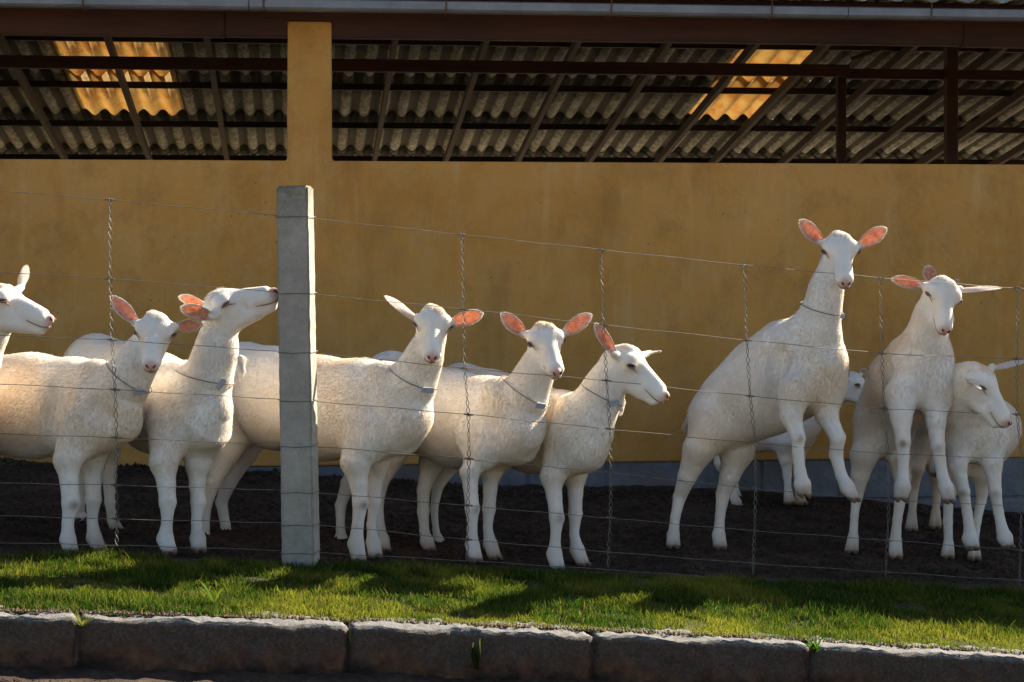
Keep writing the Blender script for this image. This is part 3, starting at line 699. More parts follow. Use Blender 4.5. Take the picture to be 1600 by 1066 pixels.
ALLH = [0]
class Goat:
    def __init__(s, dy=0.0, cr=.3): s.dy = dy; s.cr = cr; s.p = []; s.extra = []; s.hairsrc = []
    def P(s, x, y, Y): return P(x, y, Y + s.dy)
    def seg(s, a, b, ra, rb, k=.02, flat=None, flow=None, hl=.02, tint=WHITE, sub=False, w=None):
        a, b = np.array(a, float), np.array(b, float)
        d = dict(a=a, b=b, ra=ra, rb=rb, k=k, hl=hl, tint=np.array(tint), sub=sub, w=None, s=1.0)
        d['flow'] = nrm(flow) if flow is not None else nrm(b - a)
        if flat and flat != 1:
            d['w'] = nrm(w) if w is not None else nrm(np.cross(b - a, (0, 0, 1))); d['s'] = 1 / flat
        s.p.append(d)
    def chain(s, pts, k=.03, flat=None, hl=.024, tint=WHITE, flow=None, rev=False):
        """pts: (px,py,Y,rpx); flow runs along the list (rev: against it)"""
        Q = [s.P(q[0], q[1], q[2]) for q in pts]; R = [q[3] * q[2] / F - (.009 if hl > .021 else .006) for q in pts]; hl = hl * .50
        for i in range(len(Q) - 1):
            f = flow if flow is not None else (Q[i] - Q[i+1] if rev else Q[i+1] - Q[i]); f = np.array(f, float); f = f / np.linalg.norm(f) + (np.array([0, 0, -.45]) if hl > .0122 else 0)
            s.seg(Q[i], Q[i+1], R[i], R[i+1], k, flat, f, hl, tint)
    def hollow(s, x1, y1, x2, y2, Y, r): s.seg(s.P(x1, y1, Y), s.P(x2, y2, Y), r, r * .85, .05, sub=True)
    def leg(s, pts, foot, fd, up_k=.05, tint=WHITE, knee=None, hoof=HOOF):
        """pts (px,py,Y,r) down to the fetlock; foot (px,py,Y) sole tip; fd = toe direction"""
        n = len(pts)
        Q = [s.P(q[0], q[1], q[2]) for q in pts]; R = [max(.0095, q[3] * q[2] / F - (.006, .008, .0095, .0080, .0100, .006)[min(i_, 5)]) for i_, q in enumerate(pts)]
        for i in range(n - 1):
            hl = [.012, .009, .0065, .0055, .0055][min(i, 4)]; tt_ = tint * [1, 1, .97, .92, .88][min(i, 4)]  # tint darkens down the leg, painting in the dimmer light there
            s.seg(Q[i], Q[i+1], R[i], R[i+1], up_k if i == 0 else (.022 if i == 1 else .009), None, Q[i+1] - Q[i] + np.array([0, 0, -.02]), hl, tt_)
        ft = s.P(*foot); fd = nrm(fd); side = nrm(np.cross(fd, (0, 0, 1))); fl = Q[-1]; rr = .0135 * foot[2] / 7.3
        for sg in (-1, 1):
            m = ft + side * sg * .0142 + np.array([0, 0, rr * .9]) - fd * .012
            s.seg(fl + side * sg * .006, m, R[-1] * .86, rr * 1.05, .009, None, m - fl, .005, tint * .9)
            s.seg(m, m + fd * .022 + np.array([0, 0, -rr * .25]), rr * 1.0, rr * .62, .003, None, (0, 0, -1), .002, hoof)
            s.seg(fl - fd * .010 + side * sg * .008 - np.array([0, 0, .004]), fl - fd * .015 + side * sg * .009 - np.array([0, 0, .012]), .0055, .004, .004, None, (0, 0, -1), .003, hoof)
        s.hoofz = getattr(s, 'hoofz', []) + [ft]
        if knee: s.knees = getattr(s, 'knees', []) + [s.P(*knee)]
    def head(s, c, f, u, L, ears, eyes_open=.6, beard=False, white=WHITE, hr=.26, hornbuds=True):
        """c = skull centre, f = muzzle direction, u = up; ears = [(root, tip, open normal, width)]"""
        c = s.P(*c); f = nrm(f); u = np.array(u, float); u = nrm(u - f * (u @ f)); r = np.cross(f, u); s.hf = (c, r, f, u, L)
        T = lambda x, y, z: c + L * (x * 1.12 * r + y * f + z * u)
        H = dict(hl=.0048, tint=white)
        S = lambda a, b, ra, rb, k=.05, **kw: s.seg(T(*a), T(*b), ra * L, rb * L, k * L, flow=kw.pop('flow', -f - .2 * u), **{**H, **kw})
        S((0, -.06, .0), (0, .08, .01), .21, .20, .14)
        S((-.12, .09, .06), (.12, .09, .06), .145, .145, .07)                 # brow
        S((0, .12, .055), (0, .62, -.03), .150, .095, .08, flat=1)               # nasal bridge
        S((-.05, .42, -.07), (-.05, .65, -.085), .095, .082, .05); S((.05, .42, -.07), (.05, .65, -.085), .095, .082, .05)
        S((-.06, -.05, -.22), (-.03, .40, -.20), .145, .100, .07); S((.06, -.05, -.22), (.03, .40, -.20), .145, .100, .07)
        S((0, .50, -.13), (0, .68, -.14), .10, .085, .05)
        S((-.02, .35, -.21), (-.015, .63, -.225), .085, .058, .05); S((.02, .35, -.21), (.015, .63, -.225), .085, .058, .05)                     # chin
        S((-.11, -.02, -.10), (-.08, .22, -.09), .115, .09, .06); S((.11, -.02, -.10), (.08, .22, -.09), .115, .09, .06)   # cheeks
        for sg in (-1, 1):
            S((sg*.185, .06, .085), (sg*.20, .17, .055), .050, .042, .05)         # orbital ridge
            S((sg*.275, .20, .0), (sg*.22, .32, -.01), .045, .045, .07, sub=True)  # socket below
            S((sg*.065, .0, .195), (sg*.065, .03, .20), .045, .04, .05, hl=.014)
        S((-.05, .03, .165), (.05, -.06, .165), .085, .085, .08, hl=.017)                   # poll tuft
        S((0, .735, -.060), (0, .745, -.085), .062, .052, .03, hl=.003, tint=PINK) # nose pad
        E = MB(); s.E = E
        for sg in (-1, 1):
            # eye, lids
            e = T(sg*.236, .155, .050); out = nrm(sg * r * .80 + f * .50 + u * .1); ax1 = nrm(np.cross(out, nrm(u - f * .35))); ax2 = np.cross(out, ax1)
            E.ell(e, [ax1 * .056*L, ax2 * .029*L*eyes_open/.6, out * .036*L], 8, 0)
            for q, (zz, rr_) in enumerate(((1, .017), (-1, .013))):
                tt = np.linspace(-1, 1, 9); pts = [e + ax1*(.074*L*t) + ax2*(zz*(.034*L*eyes_open/.6)*(1 - t*t)) + out*(.024*L*(1 - .7*t*t)) for t in tt]
                E.tube(pts, [rr_*L*(1 - .7*abs(t)) for t in tt], 6, 3)
            tt = np.linspace(0, 1, 5); E.tube([T(sg*(.225 - .045*t), .19 + .085*t, .035 - .035*t) for t in tt], [.010*L*(1 - .6*t) for t in tt], 5, 3)
            # nostril
            n0 = T(sg*.046, .782, -.052); o2 = nrm(f + sg*r*.55 + u*.15); a1 = nrm(np.cross(o2, nrm(u + sg*r*.9))); a2 = np.cross(o2, a1)
            E.ell(n0, [a1 * .012*L, a2 * .034*L, o2 * .018*L], 7, 1)
            # mouth line
            tt = np.linspace(0, 1, 9); pts = np.array([T(sg*(.010 + .105*t**.6), .78 - .30*t**1.3, -.165 - .02*math.sin(t*3.1) + .035*t) for t in tt])
            for _ in range(4):
                dd = sdf(s.p, pts); pts = pts - grad(s.p, pts) * (dd - .0014)[:, None]
            E.tube(pts, [.0100*L*(1.15 - .7*t) for t in tt], 5, 3)
        E.tube([T(0, .803, -.08), T(0, .79, -.15)], .006*L, 5, 3)
        for (root, tip, on, wd) in ears:
            rp = s.P(*root); inn = c + (rp - c) * .35; s.seg(inn, rp, .085*L, min(.5*wd, .10*L) * .55, .07*L, None, s.P(*tip) - rp, .009, white)
            s.ear(rp - nrm(s.P(*tip) - rp) * .006, s.P(*tip), on, wd)
        if beard:
            s.seg(T(0, .42, -.24), T(0, .36, -.44), .035*L, .008*L, .03*L, None, T(0, .3, -.5) - T(0, .42, -.24), .03, white)
    def ear(s, R, Tp, on, wd):
        ax = Tp - R; Ln = np.linalg.norm(ax); ax /= Ln; on = np.array(on, float); on = nrm(on - ax * (on @ ax)); lat = np.cross(ax, on)
        nu, nv = 17, 11; us = np.linspace(0, 1, nu); vs = np.linspace(-1, 1, nv)
        fw = np.interp(us, [0, .12, .3, .5, .7, .85, .94, 1], [.42, .58, .88, 1.0, .93, .68, .42, .05])
        V = []; 
        for side in (0, 1):
            for i, u_ in enumerate(us):
                cup = np.interp(u_, [0, .25, .6, 1], [1.2, .75, .38, .15])
                for v in vs:
                    w_ = wd / 2 * fw[i]; th = .0032 * (1 - v * v) * (1 - .6 * u_) + .0004
                    bend = .10 * Ln * u_ * (1 - u_)
                    a = cup * 1.35 * v
                    cc = R + ax * Ln * u_ - on * bend * .6 + lat * (w_ * math.sin(a) / max(math.sin(min(1.35*cup, 1.57)), .2) if cup > .05 else w_ * v)
                    cc = cc + on * (w_ * (1 - math.cos(a)) * .9) - on * (th if side else -th * .2)
                    V.append(cc)
        V = np.array(V); N = nu * nv; Q = []; m = []
        for i in range(nu - 1):
            for j in range(nv - 1):
                a, b, c, d = i*nv+j, i*nv+j+1, (i+1)*nv+j+1, (i+1)*nv+j
                Q.append((a, b, c, d)); m.append(4 if (1 if i < 13 else 2) <= j < nv - (2 if i < 13 else 3) and 2 < i < nu - 2 else 5); Q.append((N+a, N+d, N+c, N+b)); m.append(5)
        for i in range(nu - 1):
            for j in (0, nv - 1):
                a, b = i*nv+j, (i+1)*nv+j; Q.append((a, b, N+b, N+a) if j == 0 else (a, N+a, N+b, b)); m.append(5)
        j0 = (nu-1)*nv
        for j in range(nv - 1): Q.append((j0+j, j0+j+1, N+j0+j+1, N+j0+j)); m.append(5)
        s.extra.append((V, np.array(Q), np.array(m)))
        # hair on the back and the rims
        out = np.arange(N, 2*N).reshape(nu, nv)
        s.hairsrc.append(('ear', V, out, ax, on, nu, nv))
    def finish(s, name, label, group='white goats crowded behind the wire fence', h=.0052, hair=1.0, collar=None, base_px=(0, 0, 7), flank=CREAM):
        V, q = mesh_sdf(s.p, h)
        for _ in range(2):
            d = sdf(s.p, V); V = V - grad(s.p, V, .002) * np.clip(d, -.003, .003)[:, None]
        N = grad(s.p, V, .004)
        Wt = []; fl = []; hl = []; ti = []
        for p in s.p:
            if p['sub']: continue
            Wt.append(np.exp(-np.clip(prim_d(p, V), -.01, .3) / .006)); fl.append(p['flow']); hl.append(p['hl']); ti.append(p['tint'])
        Wt = np.array(Wt).T; Wt /= Wt.sum(1, keepdims=True)
        flow = Wt @ np.array(fl); hlen = Wt @ np.array(hl); tint = Wt @ np.array(ti)
        # warm cream patches on flanks, stained knees
        cn = vnoise(V * 4.0) + .5 * vnoise(V * 12.0)
        bodyw = np.clip((hlen - .0075) / .005, 0, 1)
        cr = np.clip(s.cr + 1.1 * cn, 0, 1) * bodyw
        tint = tint * (1 - cr[:, None]) + flank * cr[:, None] * np.linalg.norm(tint, axis=1, keepdims=True) / np.linalg.norm(WHITE)
        tint = tint * (1 + .025 * vnoise(V * 20))[:, None]
        for kc in getattr(s, 'knees', []):
            g = np.exp(-((V - kc) ** 2).sum(1) / (.019 ** 2)) * .85 * (1 + .5*cn); g = np.clip(g, 0, 1); tint = tint * (1 - g[:, None]) + np.array([.30, .20, .14]) * g[:, None]
        for fc in getattr(s, 'hoofz', []):
            dd = np.linalg.norm((V - fc) * np.array([1, 1, .6]), axis=1); g = np.clip(1 - (V[:, 2] - fc[2]) / .10, 0, 1) * (dd < .11) * np.clip(.45 + .6 * cn, 0, .8); tint = tint * (1 - g[:, None]) + TAN * g[:, None]
        hoofm = np.zeros(len(V))
        for fc in getattr(s, 'hoofz', []):
            dd = np.linalg.norm((V - fc)[:, :2], axis=1); hoofm = np.maximum(hoofm, np.clip(1 - (V[:, 2] - fc[2] - .014 - .005 * vnoise(V * 90)) / .007, 0, 1) * (dd < .055))
        tint = tint * (1 - .88 * hoofm[:, None]) + np.array([.13, .085, .055]) * .88 * hoofm[:, None]; hlen = hlen * (1 - .95 * hoofm)
        c, r, f, u, L = s.hf
        loc = (V - c) / L; loc = loc - (loc @ r)[:, None] * r * .107; X_, Y_, Z_ = loc @ r, loc @ f, loc @ u
        nearface = np.exp(-(((np.abs(X_) - .225) / .055) ** 2 + ((Y_ - .15) / .08) ** 2 + ((Z_ - .045) / .05) ** 2)) * .55
        nosem = np.clip((Y_ - .70) / .07, 0, 1) * (np.abs(X_) < .14) * (np.abs(Z_ + .09) < .2)
        g = np.clip(nearface * .8, 0, 1)[:, None]; tint = tint * (1 - g) + np.array([.55, .42, .36]) * g
        g = (nosem * .85)[:, None]; tint = tint * (1 - g) + PINK * g
        hlen = hlen * (1 - .93 * np.clip(nearface * 3, 0, 1)) * (1 - .85 * np.clip((Y_ - .55) / .2, 0, 1) * (np.abs(X_) < .3) * (np.abs(Z_) < .4))
        # hair roots
        a, b, c_, d_ = V[q[:, 0]], V[q[:, 1]], V[q[:, 2]], V[q[:, 3]]
        area = .5 * np.linalg.norm(np.cross(c_ - a, d_ - b), axis=1); n = int(area.sum() * 78000 * hair)
        fi = rng.choice(len(q), n, p=area / area.sum()); uu, vv = rng.uniform(0, 1, (2, n))
        bil = lambda A: (A[q[fi, 0]] * ((1-uu)*(1-vv))[:, None] + A[q[fi, 1]] * (uu*(1-vv))[:, None] + A[q[fi, 2]] * (uu*vv)[:, None] + A[q[fi, 3]] * ((1-uu)*vv)[:, None])
        p = bil(V); nn = bil(N); fw = bil(flow); hh = bil(hlen[:, None])[:, 0]; tc = bil(tint)
        sm = .35 + .65 * np.clip((hh - .005) / .007, 0, 1)[:, None]; pr = p - p.mean(0); fq = fw / (np.linalg.norm(fw, axis=1, keepdims=True) + 1e-9); pq = pr - fq * (pr * fq).sum(1, keepdims=True) * .75; cl = np.clip(.5 + 1.1 * vnoise(pq * 140)[:, None] + .5 * vnoise(pr * 12)[:, None], 0, 1); v_ = (.36 * rng.uniform(0, 1, (n, 1)) ** 2 + .05 * cl ** 1.6) * sm; gd_ = (rng.uniform(0, 1, n) < .09) & (hh > .006); v_ = v_ + .35 * gd_[:, None]; tc = tc * (1 - .45 * v_) + np.array([.56, .43, .29]) * .45 * v_
        jn = .7 * vnoise(p * 30) + .4 * vnoise(p * 70); jm = vnoise(p * 30 + 7) * .6
        for (_, EV, out, ax, on, nu, nv) in s.hairsrc:
            m = int(2200 * hair); ii = rng.integers(0, nu - 1, m); jj = np.where(rng.uniform(0, 1, m) < .55, rng.choice([0, nv - 2], m), rng.integers(0, nv - 1, m)); uu2 = rng.uniform(0, 1, (m, 2))
            A = EV[out[ii, jj]] * (1-uu2[:, :1]) + EV[out[ii, jj+1]] * uu2[:, :1]; Bq = EV[out[ii+1, jj]] * (1-uu2[:, :1]) + EV[out[ii+1, jj+1]] * uu2[:, :1]
            pe = A * (1-uu2[:, 1:]) + Bq * uu2[:, 1:]; mid = EV[out[ii, nv // 2]]; outw = pe - mid; outw = outw - ax * (outw @ ax)[:, None]
            rim = (jj == 0) | (jj == nv - 2)
            ne = np.where(rim[:, None], outw / (np.linalg.norm(outw, axis=1, keepdims=True) + 1e-6), -on[None] * np.ones((m, 1)))
            p = np.concatenate([p, pe]); nn = np.concatenate([nn, ne]); fw = np.concatenate([fw, np.repeat(ax[None], m, 0)])
            hh = np.concatenate([hh, np.where(rim, .0075, .006)]); tc = np.concatenate([tc, np.repeat(WHITE[None] * .98, m, 0)]); jn = np.concatenate([jn, np.zeros(m)]); jm = np.concatenate([jm, np.zeros(m)]); gd_ = np.concatenate([gd_, np.zeros(m, bool)])
        n = len(p); fw = fw - nn * (fw * nn).sum(1, keepdims=True); fw /= (np.linalg.norm(fw, axis=1, keepdims=True) + 1e-6)
        sd = np.cross(nn, fw)
        fw = fw + sd * (jn * .05)[:, None]; fw /= np.linalg.norm(fw, axis=1, keepdims=True) + 1e-9; sd = np.cross(nn, fw)
        wild = (rng.uniform(0, 1, n) < .06)
        dr = fw + nn * (.07 + .07 * jm + rng.uniform(0, .12, n) + (wild & ~gd_) * .35)[:, None] + sd * rng.normal(0, .11, n)[:, None]
        dr /= np.linalg.norm(dr, axis=1, keepdims=True)
        ln = hh * rng.uniform(.65, 1.15, n) * np.where(gd_, 1.25, 1.0); hw = .0007 * rng.uniform(.8, 1.4, n) * np.where(gd_, 1.7, 1.0)
        ro = rng.normal(0, .28, n); wv = sd * np.cos(ro)[:, None] + nn * np.sin(ro)[:, None]
        m1 = p + dr * (ln * .55)[:, None]; tip = p + dr * ln[:, None] + (fw * .25 - nn * .12 + np.array([0, 0, -.08])) * (ln)[:, None]
        p0 = p - nn * .0008
        HV = np.stack([p0 - wv * hw[:, None], p0 + wv * hw[:, None], m1 + wv * (hw*.75)[:, None], m1 - wv * (hw*.75)[:, None], tip], 1).reshape(-1, 3)
        base = (np.arange(n) * 5)[:, None]; lp = np.concatenate([base + [0, 1, 2, 3], base + [3, 2, 4]], 1).ravel()
        tc = tc * rng.uniform(.92, 1.06, n)[:, None]; hc = np.repeat(np.clip(tc, 0, .9), 5, 0)
        kp = hh > .0030; HV = HV.reshape(-1, 5, 3)[kp].reshape(-1, 3); hc = hc.reshape(-1, 5, 3)[kp].reshape(-1, 3); n = int(kp.sum()); lp = lp[:n * 7]
        # body mesh incl. ears, eyes, nostrils as one mesh
        verts = [V]; loops = [q.ravel()]; fn = [np.full(len(q), 4)]; mi = [np.zeros(len(q), int)]; cols = [tint]; off_ = len(V)
        for (EV, EQ, em) in s.extra:
            verts.append(EV); loops.append((EQ + off_).ravel()); fn.append(np.full(len(EQ), 4)); mi.append(em); cols.append(np.repeat(WHITE[None], len(EV), 0)); off_ += len(EV)
        E = s.E; ev = np.concatenate(E.v); verts.append(ev); cols.append(np.repeat(WHITE[None], len(ev), 0))
        loops.append(np.array([i + off_ for q_ in E.f for i in q_])); fn.append(np.array([len(q_) for q_ in E.f])); mi.append(np.array([[1, 2, 3, 3][m_] if m_ < 4 else m_ for m_ in E.m]))
        base_ = s.P(*base_px); root = empty(name, base_)
        tag(root, label, 'goat', group)
        allv = np.concatenate(verts) - base_
        raw_mesh('body', allv, np.concatenate(fn), np.concatenate(loops), [M['fur'], M['eye'], M['dark'], M['lid'], M['earin'], M['earout']], root, True, np.concatenate(mi), np.concatenate(cols))
        raw_mesh('fur', HV - base_, np.tile([4, 3], n), lp, [M['hair']], root, False, None, hc)
        if collar:
            cc, axd, tagside, tagw, tang = collar; cc = s.P(*cc); axd = nrm(axd); e1 = nrm(np.cross(axd, (0, 1, 0))); e2 = np.cross(axd, e1)
            ring = []
            for k in range(48):
                a = 2 * math.pi * k / 48; dv = e1 * math.cos(a) + e2 * math.sin(a); rs = np.linspace(.02, .16, 80); dd = sdf(s.p, cc + dv[None] * rs[:, None])
                j = np.argmax(dd > .003) if (dd > .003).any() else 60; ring.append(rs[j])
            ring = np.array(ring); ring = np.minimum(ring, 1.22 * np.percentile(ring, 30)); ring = np.median([np.roll(ring, k_) for k_ in range(-3, 4)], 0); ring = (ring + np.roll(ring, 1) + np.roll(ring, -1)) / 3
            pts = [cc + (e1 * math.cos(2*math.pi*k/48) + e2 * math.sin(2*math.pi*k/48)) * (ring[k % 48] + .0035) - base_ for k in range(49)]
            b2 = MB(); b2.tube(pts, .0017, 5, cap=False); co = b2.build('collar', M['cord'], root, True)
            tv = nrm(tagside); best = max(range(48), key=lambda k_: (pts[k_] + base_ - cc) @ tv); tp = pts[best]; nrmv = nrm(tp + base_ - cc)
            tx = nrm(np.cross(nrmv, axd)); rot = math.radians(tang); xx_ = tx * math.cos(rot) + np.cross(nrmv, tx) * math.sin(rot); yy_ = np.cross(nrmv, xx_)
            b3 = MB(); hw_, hh_, th_ = tagw / 2, .0105, .003; cen = tp + nrmv * .010
            b3.add([cen + xx_*a_*hw_ + yy_*b_*hh_ + nrmv*c2*th_ for c2 in (-1, 1) for (a_, b_) in ((-1, -.7), (-.85, -1), (.85, -1), (1, -.7), (1, .7), (.85, 1), (-.85, 1), (-1, .7))],
                   [tuple(range(8))[::-1], tuple(range(8, 16))] + [(k, (k+1) % 8, 8+(k+1) % 8, 8+k) for k in range(8)])
            b3.tube([cen - xx_*hw_*.8 + nrmv*.002, tp - xx_*hw_*.9 - nrmv*.002], .0022, 5); b3.tube([cen + xx_*hw_*.8 + nrmv*.002, tp + xx_*hw_*.9 - nrmv*.002], .0022, 5)
            b3.build('collar_tag', M['tagm'], co)
        return root

CAMD = np.array([0, -1.0, 0])
# ---- goat 1: head in profile at the left edge
g = Goat(); y = 6.72
g.chain([(-250, 650, 7.0, 78), (-170, 655, 6.9, 84), (-110, 650, 6.8, 74), (-75, 640, 6.76, 58)], .05, .78, .026, rev=True)
g.chain([(-70, 615, 6.76, 50), (-38, 560, 6.73, 38), (-18, 512, 6.72, 32), (-6, 492, 6.72, 30)], .05, .85, .018, rev=True)
g.leg([(-110, 690, 6.75, 34), (-108, 740, 6.72, 21), (-106, 785, 6.72, 16), (-106, 825, 6.70, 12), (-106, 842, 6.70, 13)], (-100, 860, 6.66), (.8, -.6, 0))
g.leg([(-90, 690, 6.95, 34), (-78, 740, 6.93, 21), (-74, 785, 6.92, 16), (-72, 825, 6.92, 12), (-72, 840, 6.92, 13)], (-66, 853, 6.9), (.8, -.6, 0))
g.leg([(-250, 690, 7.05, 44), (-275, 745, 7.05, 24), (-290, 785, 7.05, 14), (-280, 825, 7.05, 12), (-280, 838, 7.05, 12)], (-274, 848, 7.0), (.8, -.6, 0))
g.leg([(-235, 690, 7.2, 44), (-250, 745, 7.22, 24), (-262, 785, 7.22, 14), (-255, 820, 7.22, 12), (-255, 832, 7.22, 12)], (-250, 842, 7.2), (.8, -.6, 0))
g.head((1, 475, 6.7), (.93, -.24, -.18), (.27, .05, .96), .266, [((-24, 466, 6.6), (-62, 450, 6.52), (0, -1, -.3), .05), ((33, 449, 6.80), (42, 417, 6.84), (-.75, .6, .2), .046)], .35)
g.finish('goat', 'white goat cut off by the left edge, its head in profile facing right', base_px=(-150, 858, 6.9))

# ---- goat 2
g = Goat()
g.chain([(-140, 630, 7.32, 74), (-40, 632, 7.2, 82), (50, 634, 7.06, 81), (120, 636, 6.95, 76), (165, 636, 6.88, 62)], .05, .78, .026, rev=True)
g.chain([(170, 628, 6.87, 54), (197, 596, 6.82, 38), (217, 562, 6.79, 30), (234, 532, 6.78, 27)], .05, .85, .020, rev=True)
g.chain([(175, 660, 6.84, 48), (195, 665, 6.80, 28)], .05, None, .022, flow=(0, 0, -1))
g.chain([(150, 585, 6.88, 26), (186, 655, 6.80, 30), (132, 690, 6.82, 30)], .035, None, .024, flow=(-.3, 0, -1))
g.leg([(118, 668, 6.83, 42), (106, 718, 6.76, 24), (108, 752, 6.74, 18), (111, 786, 6.73, 17.5), (106, 816, 6.72, 13), (106, 843, 6.71, 14.5)], (113, 866, 6.67), (.55, -.8, 0), knee=(117, 790, 6.70))
g.leg([(155, 672, 6.93, 40), (144, 720, 6.92, 22), (145, 752, 6.91, 17), (146, 780, 6.90, 15.5), (144, 812, 6.90, 12), (147, 840, 6.89, 14)], (158, 863, 6.86), (.7, -.7, 0))
g.leg([(-140, 670, 7.35, 48), (-165, 735, 7.38, 24), (-178, 775, 7.38, 15), (-170, 815, 7.38, 12), (-170, 833, 7.38, 12)], (-163, 846, 7.35), (.8, -.6, 0))
g.leg([(-120, 670, 7.5, 48), (-140, 735, 7.52, 24), (-150, 775, 7.52, 15), (-145, 810, 7.52, 12), (-145, 826, 7.52, 12)], (-138, 838, 7.5), (.8, -.6, 0))
g.hollow(88, 590, 78, 695, 6.815, .052); g.hollow(150, 640, 168, 655, 6.745, .03)
g.head((243, 514, 6.78), (.06, -.78, -.58), (.10, -.3, .95), .246, [((212, 505, 6.80), (175, 464, 6.82), (.35, -.9, .25), .055), ((274, 510, 6.80), (315, 508, 6.84), (.2, -.9, -.15), .048)], .5)
g.finish('goat', 'white goat with drooping head resting on its neighbour, second goat from left', collar=((205, 590, 6.82), (.55, -.15, .8), (.5, -.8, -.3), .042, 20), base_px=(40, 862, 6.9))

# ---- goat 3, head thrown up
g = Goat(cr=.15)
g.chain([(150, 588, 7.72, 70), (200, 612, 7.5, 76), (245, 630, 7.25, 78), (290, 638, 7.02, 72), (312, 645, 6.95, 58)], .05, .80, .030, rev=True)
g.chain([(310, 626, 6.95, 54), (326, 588, 6.91, 39), (338, 548, 6.90, 33), (344, 508, 6.90, 31)], .05, .88, .022, rev=True)
g.chain([(322, 660, 6.9, 46), (338, 640, 6.88, 24)], .05, None, .022, flow=(0, 0, -1))
g.seg(P(376, 560, 6.86), P(380, 580, 6.85), .012, .007, .01, None, (0, 0, -1), .02)
g.leg([(268, 672, 6.92, 42), (256, 722, 6.85, 24), (260, 758, 6.84, 18), (262, 785, 6.83, 16.5), (261, 815, 6.82, 12.5), (258, 842, 6.82, 15)], (266, 868, 6.77), (.35, -.93, 0), knee=(264, 782, 6.78))
g.leg([(318, 680, 6.98, 38), (309, 725, 6.96, 21), (308, 758, 6.95, 16), (310, 785, 6.94, 15), (307, 815, 6.93, 12), (309, 842, 6.93, 14)], (312, 865, 6.88), (.3, -.93, 0))
g.leg([(170, 650, 7.62, 42), (168, 705, 7.62, 21), (170, 745, 7.62, 14), (172, 785, 7.60, 11), (175, 812, 7.60, 11)], (185, 832, 7.56), (.7, -.6, 0))
g.leg([(140, 650, 7.8, 42), (128, 705, 7.8, 21), (122, 745, 7.8, 14), (124, 785, 7.8, 11), (126, 806, 7.8, 11)], (134, 822, 7.76), (.7, -.6, 0))
g.head((349, 482, 6.89), (.90, -.24, .37), (-.34, -.10, .94), .272, [((332, 494, 6.80), (284, 481, 6.76), (.2, -.9, -.35), .056), ((322, 476, 6.98), (281, 465, 7.0), (.0, -.8, -.5), .050)], .3)
g.finish('goat', 'white goat throwing its head up with closed eyes, directly left of the concrete post', collar=((322, 590, 6.91), (.2, -.05, .97), (.55, -.85, 0), .044, 60), base_px=(230, 862, 7.1))

# ---- goat 4
g = Goat(.12)
g.chain([(385, 602, 7.62, 72), (430, 622, 7.45, 80), (500, 638, 7.25, 82), (570, 640, 7.12, 80), (615, 642, 7.05, 66)], .05, .78, .026, rev=True)
g.chain([(615, 630, 7.06, 58), (646, 596, 7.0, 37), (661, 562, 6.98, 29), (673, 530, 6.97, 27)], .05, .85, .020, rev=True)
g.chain([(625, 668, 7.02, 46), (650, 655, 6.98, 28)], .05, None, .022, flow=(0, 0, -1))
g.chain([(598, 590, 7.03, 28), (634, 662, 6.97, 32), (580, 695, 6.99, 30)], .035, None, .024, flow=(-.3, 0, -1))
g.leg([(572, 672, 7.02, 44), (555, 722, 6.97, 25), (561, 758, 6.96, 18), (563, 786, 6.95, 15.5), (559, 820, 6.94, 13), (556, 850, 6.94, 15)], (562, 880, 6.90), (.25, -.95, 0), knee=(571, 790, 6.92))
g.leg([(600, 680, 7.16, 40), (588, 725, 7.14, 22), (586, 758, 7.13, 15), (585, 786, 7.12, 13), (580, 820, 7.11, 11), (583, 848, 7.1, 13)], (588, 874, 7.06), (.35, -.95, 0))
g.leg([(375, 660, 7.55, 46), (352, 705, 7.50, 27), (333, 755, 7.46, 16), (322, 790, 7.46, 11.5), (320, 825, 7.46, 11), (319, 842, 7.46, 12)], (324, 862, 7.42), (.6, -.8, 0))
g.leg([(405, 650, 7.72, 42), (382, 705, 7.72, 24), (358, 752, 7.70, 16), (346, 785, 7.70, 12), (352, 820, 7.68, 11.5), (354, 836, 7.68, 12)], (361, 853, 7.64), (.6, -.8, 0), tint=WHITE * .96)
g.hollow(548, 595, 532, 700, 6.865, .052)
g.head((676, 502, 6.97), (.03, -.78, -.60), (.12, -.3, .95), .246, [((652, 497, 6.98), (603, 464, 7.00), (-.35, .42, -.84), .060), ((706, 504, 6.99), (753, 490, 6.96), (.1, -.98, -.1), .058)], .5)
g.finish('goat', 'white goat just right of the concrete post, facing the camera, its left ear folded', collar=((652, 590, 7.0), (.35, -.25, .9), (.35, -.9, -.2), .050, 5), base_px=(480, 866, 7.2))

# ---- goat 5
g = Goat(.12)
g.chain([(612, 612, 7.86, 68), (650, 634, 7.68, 75), (710, 655, 7.48, 76), (765, 662, 7.32, 74), (800, 665, 7.25, 58)], .05, .78, .026, rev=True)
g.chain([(795, 650, 7.26, 54), (820, 618, 7.2, 37), (836, 584, 7.18, 28), (847, 555, 7.17, 27)], .05, .85, .020, rev=True)
g.chain([(808, 685, 7.22, 42), (825, 672, 7.19, 26)], .05, None, .022, flow=(0, 0, -1))
g.chain([(775, 612, 7.22, 26), (812, 680, 7.16, 30), (758, 708, 7.19, 28)], .035, None, .024, flow=(-.3, 0, -1))
g.leg([(750, 690, 7.22, 38), (733, 730, 7.17, 20), (735, 762, 7.16, 15), (738, 795, 7.15, 14.5), (738, 825, 7.14, 11.5), (738, 852, 7.14, 13)], (745, 880, 7.10), (.35, -.93, 0), knee=(746, 797, 7.12))
g.leg([(780, 695, 7.36, 38), (768, 735, 7.33, 19), (766, 765, 7.32, 14.5), (764, 795, 7.31, 13.5), (762, 825, 7.30, 11), (766, 850, 7.30, 13)], (776, 876, 7.26), (.55, -.8, 0))
